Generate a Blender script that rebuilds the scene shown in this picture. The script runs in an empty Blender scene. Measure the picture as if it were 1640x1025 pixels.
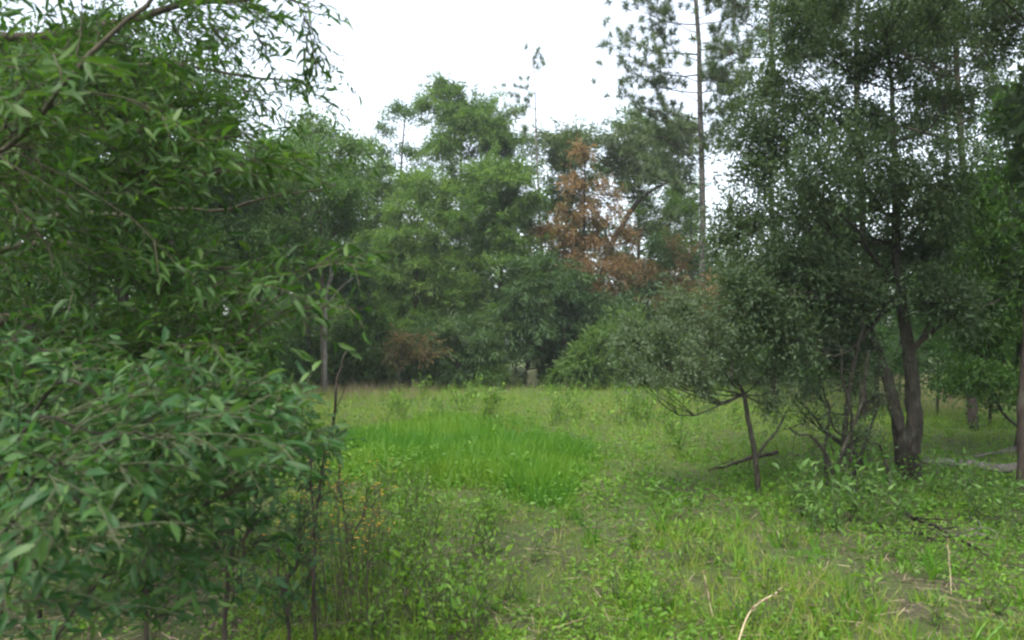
import bpy, math
import numpy as np
from mathutils import Vector, Matrix

# ------------------------------------------------------------------ camera, sky, sun, exposure
sc = bpy.context.scene
COL = sc.collection
F, CX, HY, EYE = 1287.0, 820.0, 545.0, 1.6      # focal length / horizon row of a 1640x1025 frame, eye height

cam_data = bpy.data.cameras.new("camera")
cam_data.sensor_width = 36.0
cam_data.lens = 36.0 * F / 1640.0
cam_data.shift_y = (HY - 512.5) / 1640.0
cam_data.clip_start = 0.05
cam_data.clip_end = 2000.0
cam = bpy.data.objects.new("camera", cam_data)
cam.location = (0, 0, EYE)
cam.rotation_euler = (math.radians(90), 0, 0)
COL.objects.link(cam)
sc.camera = cam
cam_data.dof.use_dof = True
cam_data.dof.focus_distance = 13.0
cam_data.dof.aperture_fstop = 4.0

SUN_EL, SUN_AZ = 58.0, 200.0                     # degrees; azimuth clockwise from +Y
world = bpy.data.worlds.new("World")
sc.world = world
world.use_nodes = True
wn = world.node_tree
wn.nodes.clear()
w_out = wn.nodes.new("ShaderNodeOutputWorld")
w_bg = wn.nodes.new("ShaderNodeBackground")
w_sky = wn.nodes.new("ShaderNodeTexSky")
w_sky.sky_type = 'NISHITA'
w_sky.sun_disc = False
w_sky.sun_elevation = math.radians(SUN_EL)
w_sky.sun_rotation = math.radians(SUN_AZ)
w_sky.air_density = 1.0
w_sky.dust_density = 3.0
w_hs = wn.nodes.new("ShaderNodeHueSaturation")   # thin white overcast: the sky keeps only a trace of blue
w_hs.inputs["Saturation"].default_value = 0.45
w_bg.inputs["Strength"].default_value = 0.15
wn.links.new(w_sky.outputs[0], w_hs.inputs["Color"])
wn.links.new(w_hs.outputs[0], w_bg.inputs["Color"])
wn.links.new(w_bg.outputs[0], w_out.inputs["Surface"])

sun_data = bpy.data.lights.new("sun", 'SUN')
sun_data.energy = 1.5
sun_data.angle = math.radians(25)
sun_data.color = (1.0, 0.95, 0.86)
sun = bpy.data.objects.new("sun", sun_data)
el, az = math.radians(SUN_EL), math.radians(SUN_AZ)
sdir = Vector((math.sin(az) * math.cos(el), math.cos(az) * math.cos(el), math.sin(el)))
sun.rotation_euler = sdir.to_track_quat('Z', 'Y').to_euler()
sun.location = (0, 0, 30)
COL.objects.link(sun)

sc.view_settings.view_transform = 'Standard'
sc.view_settings.look = 'None'
sc.view_settings.exposure = 1.88
sc.view_settings.gamma = 1.0
sc.view_settings.use_curve_mapping = False
sc.cycles.use_denoising = True
sc.cycles.max_bounces = 6
sc.cycles.diffuse_bounces = 4
sc.cycles.glossy_bounces = 2
sc.cycles.transmission_bounces = 4
sc.cycles.filter_width = 2.4

HAZE = 0.0010
R0 = np.random.RandomState(7)


def W(px, py, d):
    """photo pixel at real distance d (metres along the view) -> world point"""
    return np.array([(px - CX) / F * d, d, EYE + (HY - py) / F * d])


def G(px, py):
    """photo pixel on the ground -> world point"""
    d = EYE * F / (py - HY)
    return np.array([(px - CX) / F * d, d, 0.0])


# ------------------------------------------------------------------ noise
def _lattice(seed):
    return np.random.RandomState(seed).rand(64, 64)


def vnoise(x, y, scale, seed):
    L = _lattice(seed)
    u, v = np.asarray(x) / scale + 1000, np.asarray(y) / scale + 1000
    i, j = np.floor(u).astype(int), np.floor(v).astype(int)
    fu, fv = u - i, v - j
    fu, fv = fu * fu * (3 - 2 * fu), fv * fv * (3 - 2 * fv)
    g = lambda a, b: L[a % 64, b % 64]
    return (g(i, j) * (1 - fu) + g(i + 1, j) * fu) * (1 - fv) + (g(i, j + 1) * (1 - fu) + g(i + 1, j + 1) * fu) * fv


def ground_z(x, y):
    x, y = np.asarray(x, float), np.asarray(y, float)
    return 0.07 * (vnoise(x, y, 2.3, 1) - 0.5) + 0.035 * (vnoise(x, y, 0.6, 2) - 0.5) + 0.12 * (vnoise(x, y, 9, 3) - 0.5) * np.clip(y / 15, 0, 1)


# ------------------------------------------------------------------ mesh helpers
def mesh_tris(name, V, T, tint=None, smooth=False):
    me = bpy.data.meshes.new(name)
    V = np.ascontiguousarray(V, np.float32)
    T = np.ascontiguousarray(T, np.int32)
    k = T.shape[1]
    me.vertices.add(len(V))
    me.vertices.foreach_set("co", V.ravel())
    me.loops.add(T.size)
    me.loops.foreach_set("vertex_index", T.ravel())
    me.polygons.add(len(T))
    me.polygons.foreach_set("loop_start", np.arange(0, T.size, k, dtype=np.int32))
    me.polygons.foreach_set("loop_total", np.full(len(T), k, np.int32))
    if smooth:
        me.polygons.foreach_set("use_smooth", np.ones(len(T), bool))
    if tint is not None:
        a = me.attributes.new("tint", 'FLOAT', 'POINT')
        a.data.foreach_set("value", np.ascontiguousarray(tint, np.float32))
    me.update(calc_edges=True)
    return me


def obj(name, me, mat, parent=None, kind=None, loc=None):
    o = bpy.data.objects.new(name, me)
    if mat is not None and me is not None and len(me.materials) == 0:
        me.materials.append(mat)
    COL.objects.link(o)
    if parent is not None:
        o.parent = parent
    if loc is not None:
        o.location = loc
    if kind:
        o["kind"] = kind
    return o


def thing(name, label, cat, loc, group=None):
    o = bpy.data.objects.new(name, None)
    o.empty_display_size = 0.2
    COL.objects.link(o)
    o.location = [float(v) for v in loc]
    o["label"] = label
    o["category"] = cat
    if group:
        o["group"] = group
    return o


def copy_tree(root, loc, rz, s, label=None, group=None):
    r = root.copy()
    COL.objects.link(r)
    r.location = [float(v) for v in loc]
    r.rotation_euler = (0, 0, rz)
    r.scale = (s, s, s) if np.isscalar(s) else s
    if label:
        r["label"] = label
    if group:
        r["group"] = group
    for ch in list(root.children):
        c = ch.copy()
        COL.objects.link(c)
        c.parent = r
    return r


def nrm(a):
    a = np.asarray(a, float)
    return a / np.maximum(np.linalg.norm(a, axis=-1, keepdims=True), 1e-9)


# leaf templates: x along the leaf, y across, z off the blade
T4 = (np.array([[0, 0, 0], [.45, .5, .10], [1, 0, -.06], [.45, -.5, .10]], float), np.array([[0, 2, 1], [0, 3, 2]]))
T8 = (np.array([[0, 0, 0], [.3, .42, .05], [.3, 0, 0], [.3, -.42, .05], [.65, .40, -.03], [.65, 0, -.09], [.65, -.40, -.03], [1, 0, -.24]], float),
      np.array([[0, 2, 1], [0, 3, 2], [1, 2, 5], [1, 5, 4], [2, 3, 6], [2, 6, 5], [4, 5, 7], [5, 6, 7]]))
TB = (np.array([[0, .5, 0], [0, -.5, 0], [.5, .38, .0], [.5, -.38, .0], [1, 0, -.22]], float), np.array([[0, 1, 3], [0, 3, 2], [2, 3, 4]]))
TN = (np.array([[0, .5, 0], [0, -.5, 0], [1, 0, 0]], float), np.array([[0, 1, 2]]))


def leaves(tmpl, P, D, Nn, L, Wd):
    tv, tt = tmpl
    X = nrm(D)
    Y = nrm(np.cross(Nn, X))
    Z = np.cross(X, Y)
    L = np.broadcast_to(np.asarray(L, float), (len(P),))
    Wd = np.broadcast_to(np.asarray(Wd, float), (len(P),))
    k = len(tv)
    V = (P[:, None, :] + X[:, None, :] * (tv[None, :, 0:1] * L[:, None, None]) + Y[:, None, :] * (tv[None, :, 1:2] * Wd[:, None, None])
         + Z[:, None, :] * (tv[None, :, 2:3] * L[:, None, None]))
    T = tt[None] + (np.arange(len(P)) * k)[:, None, None]
    return V.reshape(-1, 3), T.reshape(-1, 3), k


class Leafer:
    def __init__(s):
        s.V, s.T, s.t, s.n = [], [], [], 0

    def add(s, tmpl, P, D, Nn, L, Wd, tint):
        if len(P) == 0:
            return
        V, T, k = leaves(tmpl, P, D, Nn, L, Wd)
        s.V.append(V); s.T.append(T + s.n); s.n += len(V)
        s.t.append(np.repeat(np.broadcast_to(tint, (len(P),)), k))

    def mesh(s, name, off=(0, 0, 0), smooth=False):
        return mesh_tris(name, np.concatenate(s.V) - np.asarray(off), np.concatenate(s.T), np.concatenate(s.t), smooth)


class Tubes:
    def __init__(s):
        s.V, s.T, s.n = [], [], 0

    def add(s, pts, rad, seg=6, bump=0.0, rng=R0):
        pts = np.asarray(pts, float)
        m = len(pts)
        rad = np.broadcast_to(np.asarray(rad, float), (m,))
        tan = nrm(np.gradient(pts, axis=0))
        ref = np.array([0.31, 0.95, 0.05]) if abs(tan[0][2]) > 0.5 else np.array([0.05, 0.1, 1.0])
        A = nrm(np.cross(tan, ref))
        B = np.cross(tan, A)
        th = np.arange(seg) / seg * 2 * math.pi
        rr = rad[:, None] * (1 + bump * (rng.rand(m, seg) - 0.5) * 2)
        if bump > 0:
            rr *= 1 + bump * 1.5 * np.sin(th * 3 + rng.rand() * 6)[None, :]
        V = pts[:, None, :] + A[:, None, :] * (np.cos(th)[None, :, None] * rr[..., None]) + B[:, None, :] * (np.sin(th)[None, :, None] * rr[..., None])
        i = np.arange(m - 1)[:, None] * seg
        j = np.arange(seg)[None, :]
        a, b = i + j, i + (j + 1) % seg
        T = np.stack([np.stack([a, b, b + seg], -1), np.stack([a, b + seg, a + seg], -1)], 2).reshape(-1, 3)
        caps = np.stack([np.full(seg - 2, (m - 1) * seg), (m - 1) * seg + np.arange(1, seg - 1), (m - 1) * seg + np.arange(2, seg)], -1)
        cap0 = np.stack([np.zeros(seg - 2, int), np.arange(2, seg), np.arange(1, seg - 1)], -1)
        s.V.append(V.reshape(-1, 3)); s.T.append(np.concatenate([T, caps, cap0]) + s.n); s.n += m * seg

    def mesh(s, name, off=(0, 0, 0)):
        return mesh_tris(name, np.concatenate(s.V) - np.asarray(off), np.concatenate(s.T), None, True)


def tube_mesh(name, pts, rad, seg, off, bump=0.0, rng=R0):
    t = Tubes(); t.add(pts, rad, seg, bump, rng)
    return t.mesh(name, off)


def smooth_path(pts, n, wob=0.0, rng=R0):
    """Catmull-Rom through pts, n samples, a little wobble"""
    P = np.asarray(pts, float)
    P = np.vstack([2 * P[0] - P[1], P, 2 * P[-1] - P[-2]])
    segs = len(P) - 3
    out = []
    for u in np.linspace(0, segs - 1e-6, n):
        i = int(u); t = u - i
        a, b, c, d = P[i:i + 4]
        out.append(0.5 * ((2 * b) + (-a + c) * t + (2 * a - 5 * b + 4 * c - d) * t * t + (-a + 3 * b - 3 * c + d) * t ** 3))
    out = np.array(out)
    if wob:
        w = rng.randn(n, 3) * wob
        w[0] = 0
        w[1:-1] = (w[:-2] + w[1:-1] + w[2:]) / 1.7
        out = out + w
    return out


# ------------------------------------------------------------------ materials
def new_mat(name):
    m = bpy.data.materials.new(name)
    m.use_nodes = True
    nt = m.node_tree
    nt.nodes.clear()
    return m, nt, nt.nodes.new("ShaderNodeOutputMaterial")


def ramp(nt, stops, fac):
    r = nt.nodes.new("ShaderNodeValToRGB")
    e = r.color_ramp.elements
    while len(e) < len(stops):
        e.new(0.5)
    for el_, (p, c) in zip(e, stops):
        el_.position = p
        el_.color = (*c, 1)
    nt.links.new(fac, r.inputs[0])
    return r.outputs[0]


def leaf_mat(name, cols, rough=0.5, trans=0.35, spec=0.5, tcol=(1.25, 1.3, 0.55)):
    m, nt, out = new_mat(name)
    at = nt.nodes.new("ShaderNodeAttribute")
    at.attribute_name = "tint"
    c = ramp(nt, [(i / (len(cols) - 1), k) for i, k in enumerate(cols)], at.outputs["Fac"])
    p = nt.nodes.new("ShaderNodeBsdfPrincipled")
    p.inputs["Roughness"].default_value = rough
    p.inputs["Specular IOR Level"].default_value = spec
    nt.links.new(c, p.inputs["Base Color"])
    t = nt.nodes.new("ShaderNodeBsdfTranslucent")
    mul = nt.nodes.new("ShaderNodeMix")
    mul.data_type = 'RGBA'; mul.blend_type = 'MULTIPLY'
    mul.inputs[0].default_value = 1.0
    nt.links.new(c, mul.inputs[6])
    mul.inputs[7].default_value = (*tcol, 1)
    nt.links.new(mul.outputs[2], t.inputs["Color"])
    mx = nt.nodes.new("ShaderNodeMixShader")
    mx.inputs[0].default_value = trans
    nt.links.new(p.outputs[0], mx.inputs[1]); nt.links.new(t.outputs[0], mx.inputs[2])
    nt.links.new(mx.outputs[0], out.inputs["Surface"])
    return m


def bark_mat(name, c1, c2, c3, scale=7.0, bump=0.95):
    m, nt, out = new_mat(name)
    tc = nt.nodes.new("ShaderNodeTexCoord")
    mp = nt.nodes.new("ShaderNodeMapping")
    mp.inputs["Scale"].default_value = (scale, scale, scale * 0.28)
    nt.links.new(tc.outputs["Object"], mp.inputs[0])
    v = nt.nodes.new("ShaderNodeTexVoronoi")
    v.inputs["Scale"].default_value = 3.0
    nz = nt.nodes.new("ShaderNodeTexNoise")
    nz.inputs["Scale"].default_value = 2.2
    nz.inputs["Detail"].default_value = 8
    nz.inputs["Roughness"].default_value = 0.7
    nt.links.new(mp.outputs[0], v.inputs["Vector"]); nt.links.new(mp.outputs[0], nz.inputs["Vector"])
    n2 = nt.nodes.new("ShaderNodeTexNoise")
    n2.inputs["Scale"].default_value = 3.5
    n2.inputs["Detail"].default_value = 4
    nt.links.new(tc.outputs["Object"], n2.inputs["Vector"])
    c = ramp(nt, [(0.3, c1), (0.62, c2)], nz.outputs["Fac"])
    lm = nt.nodes.new("ShaderNodeMix"); lm.data_type = 'RGBA'
    f = ramp(nt, [(0.52, (0, 0, 0)), (0.68, (.8, .8, .8))], n2.outputs["Fac"])
    nt.links.new(f, lm.inputs[0]); nt.links.new(c, lm.inputs[6])
    lm.inputs[7].default_value = (*c3, 1)
    p = nt.nodes.new("ShaderNodeBsdfPrincipled")
    p.inputs["Roughness"].default_value = 0.9
    p.inputs["Specular IOR Level"].default_value = 0.15
    nt.links.new(lm.outputs[2], p.inputs["Base Color"])
    ad = nt.nodes.new("ShaderNodeMath"); ad.operation = 'ADD'
    nt.links.new(v.outputs["Distance"], ad.inputs[0]); nt.links.new(nz.outputs["Fac"], ad.inputs[1])
    b = nt.nodes.new("ShaderNodeBump")
    b.inputs["Strength"].default_value = bump
    b.inputs["Distance"].default_value = 0.06
    nt.links.new(ad.outputs[0], b.inputs["Height"]); nt.links.new(b.outputs[0], p.inputs["Normal"])
    nt.links.new(p.outputs[0], out.inputs["Surface"])
    return m


M = {}
M['near'] = leaf_mat("near_leaf", [(.022, .060, .011), (.038, .092, .016), (.070, .132, .024)], 0.5, 0.48, 0.30)
M['near_blue'] = leaf_mat("shrub_leaf", [(.020, .060, .020), (.034, .094, .026), (.080, .150, .036)], 0.50, 0.46, 0.30)
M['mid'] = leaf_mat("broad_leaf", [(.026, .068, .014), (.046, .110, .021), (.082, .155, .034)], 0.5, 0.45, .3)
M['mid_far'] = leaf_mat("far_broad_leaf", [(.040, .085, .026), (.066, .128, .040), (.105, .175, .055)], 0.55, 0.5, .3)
M['oak'] = leaf_mat("oak_leaf", [(.034, .060, .029), (.055, .090, .043), (.080, .118, .057)], 0.6, 0.42, .25)
M['grey'] = leaf_mat("grey_leaf", [(.056, .088, .046), (.080, .120, .064), (.108, .152, .084)], 0.55, 0.45, .25)
M['feather'] = leaf_mat("feather_leaf", [(.048, .098, .026), (.083, .155, .041), (.128, .205, .060)], 0.6, 0.52, 0.3)
M['feather_dark'] = leaf_mat("cedar_leaf", [(.032, .070, .026), (.054, .108, .040), (.09, .145, .056)], 0.6, 0.42, 0.3)
M['lime'] = leaf_mat("lime_leaf", [(.035, .090, .012), (.060, .140, .020), (.10, .19, .03)], 0.5, 0.40, 0.4)
M['rust'] = leaf_mat("rust_leaf", [(.09, .105, .045), (.195, .140, .070), (.28, .200, .108)], 0.8, 0.48, 0.2, (1.2, 1.0, .7))
M['pine'] = leaf_mat("pine_needle", [(.045, .080, .028), (.075, .12, .045), (.12, .16, .068)], 0.5, 0.25, 0.4)
M['grass'] = leaf_mat("bright_grass", [(.024, .102, .004), (.056, .172, .007), (.13, .235, .018)], 0.5, 0.40, 0.35, (1.2, 1.25, .5))
M['meadow'] = leaf_mat("meadow_grass", [(.056, .142, .008), (.112, .210, .014), (.19, .240, .036), (.26, .235, .10)], 0.6, 0.42, 0.3)
M['straw'] = leaf_mat("straw", [(.15, .115, .07), (.23, .18, .115), (.36, .30, .2)], 0.8, 0.25, 0.2, (1.1, 1.0, .8))
M['herb'] = leaf_mat("herb_leaf", [(.044, .122, .007), (.084, .188, .011), (.145, .25, .022)], 0.5, 0.40, 0.4)
M['litter'] = leaf_mat("litter_leaf", [(.045, .034, .022), (.088, .070, .048), (.165, .140, .10)], 0.8, 0.1, 0.2, (1, .9, .7))
M['bark'] = bark_mat("bark", (.016, .0145, .0105), (.046, .042, .031), (.075, .078, .058))
M['bark_pale'] = bark_mat("pale_bark", (.07, .066, .054), (.16, .15, .128), (.21, .205, .175))
M['bark_pine'] = bark_mat("pine_bark", (.028, .027, .024), (.080, .075, .066), (.10, .098, .086))
M['bark_dark'] = bark_mat("dark_bark", (.018, .014, .011), (.06, .048, .038), (.08, .08, .06), 8, 0.4)
M['twig'] = bark_mat("twig_bark", (.03, .027, .018), (.08, .07, .048), (.08, .085, .055), 20, 0.3)
M['twig_pale'] = bark_mat("pale_twig_bark", (.035, .042, .022), (.07, .08, .042), (.08, .09, .055), 20, 0.3)


def ground_mat():
    m, nt, out = new_mat("woodland_ground")
    tc = nt.nodes.new("ShaderNodeTexCoord")
    def noise(s, det=6, r=0.65):
        n = nt.nodes.new("ShaderNodeTexNoise")
        n.inputs["Scale"].default_value = s; n.inputs["Detail"].default_value = det; n.inputs["Roughness"].default_value = r
        nt.links.new(tc.outputs["Object"], n.inputs["Vector"])
        return n.outputs["Fac"]
    soil = ramp(nt, [(0.3, (.030, .026, .016)), (0.5, (.072, .064, .042)), (0.72, (.15, .135, .095))], noise(28, 8, 0.75))
    green = ramp(nt, [(0.3, (.028, .055, .012)), (0.7, (.085, .135, .03))], noise(40, 6, 0.7))
    fac = ramp(nt, [(0.38, (0, 0, 0)), (0.55, (.85, .85, .85))], noise(1.8, 12, 0.8))
    mx = nt.nodes.new("ShaderNodeMix"); mx.data_type = 'RGBA'
    nt.links.new(fac, mx.inputs[0]); nt.links.new(soil, mx.inputs[6]); nt.links.new(green, mx.inputs[7])
    p = nt.nodes.new("ShaderNodeBsdfPrincipled")
    p.inputs["Roughness"].default_value = 0.95
    p.inputs["Specular IOR Level"].default_value = 0.1
    nt.links.new(mx.outputs[2], p.inputs["Base Color"])
    b = nt.nodes.new("ShaderNodeBump")
    b.inputs["Strength"].default_value = 0.8; b.inputs["Distance"].default_value = 0.03
    nt.links.new(noise(60, 6, 0.8), b.inputs["Height"]); nt.links.new(b.outputs[0], p.inputs["Normal"])
    nt.links.new(p.outputs[0], out.inputs["Surface"])
    return m


# ------------------------------------------------------------------ the ground
def ax(n, near, far):
    u = np.linspace(-1, 1, n)
    return np.sign(u) * (near * np.abs(u) + (far - near) * np.abs(u) ** 5)


gx, gy = ax(181, 25, 260), ax(181, 25, 260) + 10
GX, GY = np.meshgrid(gx, gy)
GV = np.stack([GX, GY, ground_z(GX, GY)], -1).reshape(-1, 3)
ii = (np.arange(180)[:, None] * 181 + np.arange(180)[None, :]).ravel()
GT = np.stack([ii, ii + 1, ii + 182, ii + 181], -1)
ground = obj("ground", mesh_tris("ground", GV, GT, None, True), ground_mat(), None, "structure")
ground["label"] = "woodland clearing floor of sandy litter and moss"


# ------------------------------------------------------------------ tree machinery
def ellipsoid_pts(rng, n, c, r, bias=2.0):
    d = nrm(rng.randn(n, 3))
    return c + d * (rng.rand(n, 1) ** (1 / bias)) * r


STY = {  # leaf style: template, length, width, leaves per tuft, tuft radius, coherence, droop
    'broad':   (T4, .085, .042, 15, .17, .3, -.15),
    'broad_s': (T4, .055, .024, 18, .13, .3, -.05),
    'oak':     (T4, .047, .019, 21, .125, .4, .05),
    'feather': (T4, .21, .036, 20, .20, 1.2, -.25),
    'needle':  (TN, .22, .017, 62, .035, .35, .0),
    'long':    (T4, .10, .026, 13, .16, .4, -.35),
}


def tuft_leaves(lf, rng, C, centre_of, style, dens=1.0, scale=1.0, tb=0.5, tv=0.22, tint_of=None):
    """C: tuft centres; centre_of: the clump centre each belongs to"""
    tm, L, Wd, n, tr, coh, droop = STY[style]
    n = max(1, int(n * dens))
    m = len(C)
    outw = nrm(C - centre_of + rng.randn(m, 3) * 0.15)
    ax_ = nrm(outw + np.array([0, 0, droop]) + rng.randn(m, 3) * 0.45)
    P = np.repeat(C, n, 0)
    A = np.repeat(ax_, n, 0)
    k = len(P)
    if style == 'needle':
        D = nrm(A * coh * 1.4 + nrm(rng.randn(k, 3)))
        P = P + A * (rng.rand(k, 1) * 0.16) * scale
    elif style in ('oak', 'broad_s'):
        P = P + A * ((rng.rand(k, 1) - .35) * tr * 3.4) * scale + rng.randn(k, 3) * tr * .26 * scale
        D = nrm(A * .8 + rng.randn(k, 3) * .6)
    elif style == 'feather':
        P = P + A * ((rng.rand(k, 1) - .3) * tr * 3.0) * scale + rng.randn(k, 3) * tr * .38 * scale
        D = nrm(A * coh + rng.randn(k, 3) * .6)
    else:
        P = P + rng.randn(k, 3) * tr * .62 * scale
        D = nrm(A * coh + nrm(rng.randn(k, 3)) + np.array([0, 0, droop]))
    Nn = nrm(np.array([0, 0, 1.0]) + rng.randn(k, 3) * .55)
    base = tb + tv * rng.randn(m) if tint_of is None else tint_of
    t = np.clip(np.repeat(base, n) + rng.randn(k) * .14, 0, 1)
    s = (0.75 + 0.5 * rng.rand(k)) * scale
    lf.add(tm, P, D, Nn, L * s, Wd * s, t)


def clump_tufts(rng, cl, per):
    """cl: (centre, radii); makes lumpy sub-clumps and returns tuft centres, sub centres"""
    c, r = np.asarray(cl[0], float), np.asarray(cl[1], float)
    nsub = max(3, int(per / (9 if per < 60 else 16)))
    S = ellipsoid_pts(rng, nsub, c, r * .92, 2.4)
    sr = 0.40 * r * np.array([1.15, 1.15, .62])
    Cs, Ks = [], []
    for s_ in S:
        q = max(2, int(per / nsub * (0.6 + 0.8 * rng.rand())))
        f = .45 + .85 * rng.rand()
        Cs.append(ellipsoid_pts(rng, q, s_, sr * f, 1.8)); Ks.append(np.tile(s_ * .7 + c * .3, (q, 1)))
    q = max(2, int(per * .10))                      # stray sprigs outside the clump keep the outline ragged
    dd = nrm(rng.randn(q, 3))
    Cs.append(c + dd * r * (1.0 + .35 * rng.rand(q, 1))); Ks.append(np.tile(c, (q, 1)))
    return np.concatenate(Cs), np.concatenate(Ks)


def build_tree(name, label, base, trunk_pts, trunk_rad, clumps, style, mat, bark, seed, per=40, group=None, cat='tree', seg=8,
               limbs=True, limb_r=.35, twigs=True, dens=1.0, scale=1.0, tb=.5, bump=.04, extra=None, nlimb=14, part='trunk', zmin=-1.0):
    """clumps: list of (centre, radii[, weight[, tint bias]]); all in world space"""
    rng = np.random.RandomState(seed)
    base = np.asarray(base, float)
    root = thing(name, label, cat, base, group)
    tp = smooth_path(trunk_pts, max(8, 4 * len(trunk_pts)), 0.012 * np.linalg.norm(np.asarray(trunk_pts[-1]) - np.asarray(trunk_pts[0])) / 4, rng)
    tr = np.interp(np.linspace(0, 1, len(tp)), np.linspace(0, 1, len(trunk_rad)), trunk_rad)
    tr[0] *= 1.25
    obj(part, tube_mesh(name + "_trunk", tp, tr, seg, base, bump, rng), bark, root)
    lf, tw = Leafer(), Tubes()
    order = sorted(range(len(clumps)), key=lambda i: -np.prod(clumps[i][1]))
    for rank, i in enumerate(order):
        cl = clumps[i]
        c, r = np.asarray(cl[0], float), np.asarray(cl[1], float)
        wgt = cl[2] if len(cl) > 2 else 1.0
        tbias = cl[3] if len(cl) > 3 else 0.0
        C, K = clump_tufts(rng, (c, r), per * wgt)
        tuft_leaves(lf, rng, C, K, style, dens, scale, tb + tbias + rng.randn() * .05)
        if not limbs:
            continue
        hd = np.linalg.norm(tp[:, :2] - c[:2], axis=1)
        cost = np.abs(tp[:, 2] - np.maximum(zmin, c[2] - .45 * hd - .1)) + .3 * hd + 5 * (tp[:, 2] < zmin)
        j = int(np.argmin(cost))
        a = tp[j]
        Ld = np.linalg.norm(c - a)
        if Ld < .25:
            continue
        mid = (a + c) / 2 + np.array([0, 0, -.10 * Ld]) + rng.randn(3) * .06 * Ld
        lp = smooth_path([a, mid, c], 8, .012 * Ld, rng)
        r0 = min(tr[j] * .5, .009 + limb_r * .05 * Ld)
        lr = np.linspace(r0, r0 * .28, 8)
        if rank < nlimb:
            obj('limb', tube_mesh(name + "_limb", lp, lr, 6, base), bark, root)
        else:
            tw.add(lp, lr, 5)
        if twigs:
            for q in rng.choice(len(C), min(len(C), 9), replace=False):
                b = lp[rng.randint(3, 8)]
                m_ = (b + C[q]) / 2 + rng.randn(3) * .05
                tw.add(smooth_path([b, m_, C[q]], 5), np.linspace(r0 * .3 + .002, .0025, 5), 3)
    if extra:
        extra(rng, lf, tw)
    if tw.n:
        obj('twigs', tw.mesh(name + "_twigs", base), bark, root, 'stuff')
    if lf.n:
        obj('crown', lf.mesh(name + "_crown", base), mat, root, 'stuff')
    return root


def CL(px, py, d, w, h, wt=1.0, tb=0.0, dr=None):
    """clump from a pixel ellipse at distance d (half sizes in pixels)"""
    c = W(px, py, d)
    rx, rz = w / F * d, h / F * d
    return (c, np.array([rx, dr if dr else (rx + rz) / 2 * 1.1, rz]), wt, tb)


def trunk_px(pts, d, r):
    """trunk through pixel points at distance d; first point on the ground"""
    P = [W(x, y, d) for x, y in pts]
    P[0][2] = -0.08
    return P


def T(name, label, d, tpx, trad, cls, style, mat, bark, seed, **k):
    trad = [r * .6 for r in trad]
    tp = trunk_px(tpx, d, trad)
    base = tp[0].copy(); base[2] = 0
    if style == 'feather':
        k['per'] = k.get('per', 40) * 1.45
    elif d > 12:
        k['per'] = k.get('per', 40) * 1.35
        k['scale'] = k.get('scale', 1) * 1.3
    return build_tree(name, label, base, tp, trad, [CL(c[0], c[1], d + (c[6] if len(c) > 6 else 0), c[2], c[3], c[4] if len(c) > 4 else 1, c[5] if len(c) > 5 else 0) for c in cls],
                      style, M[mat], M[bark], seed, **k)


# ------------------------------------------------------------------ tree line across the clearing
T('conifer_tree', 'tallest dense feathery green tree of the far tree line, rounded top', 33, [(742, 612), (738, 400), (740, 160)], [.2, .14, .03],
  [(748, 180, 48, 42, 1.6), (720, 225, 48, 40, 1.4), (785, 215, 42, 40, 1.3), (820, 232, 42, 26, 1), (700, 160, 28, 22, .5), (770, 280, 60, 45, 1.4), (700, 300, 50, 40, 1.2),
   (745, 345, 55, 45, 1.2), (715, 140, 22, 14, .3), (800, 180, 26, 20, .5)], 'feather', 'feather', 'bark_pine', 11, per=110, tb=.5)
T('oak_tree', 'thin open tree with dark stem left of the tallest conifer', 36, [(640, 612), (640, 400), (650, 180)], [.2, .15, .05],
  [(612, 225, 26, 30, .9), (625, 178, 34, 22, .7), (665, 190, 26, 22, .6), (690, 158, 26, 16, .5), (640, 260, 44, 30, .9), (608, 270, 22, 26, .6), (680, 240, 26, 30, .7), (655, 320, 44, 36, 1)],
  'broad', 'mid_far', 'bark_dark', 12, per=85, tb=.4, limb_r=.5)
T('cedar_tree', 'light green feathery tree with drooping boughs left of centre in tree line', 30, [(668, 615), (665, 450), (672, 300)], [.16, .11, .03],
  [(668, 320, 50, 42, 1.2, .15), (640, 375, 52, 44, 1.2, .15), (705, 385, 52, 44, 1.2, .1), (625, 440, 56, 44, 1.2), (690, 455, 62, 46, 1.2), (650, 510, 70, 42, 1.1, -.1), (735, 480, 44, 40, 1, -.1)],
  'feather', 'feather', 'bark', 13, per=110, tb=.55)
T('cedar_tree', 'broad mid green feathery tree beside the slender bare pine stem', 29, [(800, 618), (802, 450), (800, 280)], [.17, .12, .03],
  [(795, 290, 50, 38, 1.1, .1), (835, 300, 34, 36, .9), (770, 350, 50, 44, 1.2), (830, 365, 44, 44, 1.1), (790, 425, 70, 46, 1.3), (845, 440, 40, 44, 1), (770, 500, 60, 40, 1, -.1), (830, 505, 60, 36, 1, -.1)],
  'feather', 'feather', 'bark', 14, per=110, tb=.48)
T('cedar_tree', 'low dark cedar with wide boughs under the rusty tree', 27.5, [(905, 622), (903, 540), (898, 440)], [.15, .11, .03],
  [(880, 450, 60, 34, 1.1), (840, 490, 60, 34, 1), (930, 500, 62, 38, 1.1), (870, 535, 70, 30, 1), (960, 545, 60, 26, 1), (915, 470, 44, 30, .9)],
  'feather', 'feather_dark', 'bark_dark', 15, per=100, tb=.5)
T('cedar_tree', 'low dark cedar bush at grass edge below the light green tree', 27, [(735, 624), (732, 570), (730, 500)], [.13, .1, .03],
  [(720, 545, 60, 34, 1.1), (680, 570, 50, 28, 1), (775, 560, 46, 30, 1), (735, 585, 60, 22, .9), (650, 590, 30, 18, .5)], 'feather', 'feather_dark', 'bark_dark', 16, per=90, tb=.55)

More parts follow.
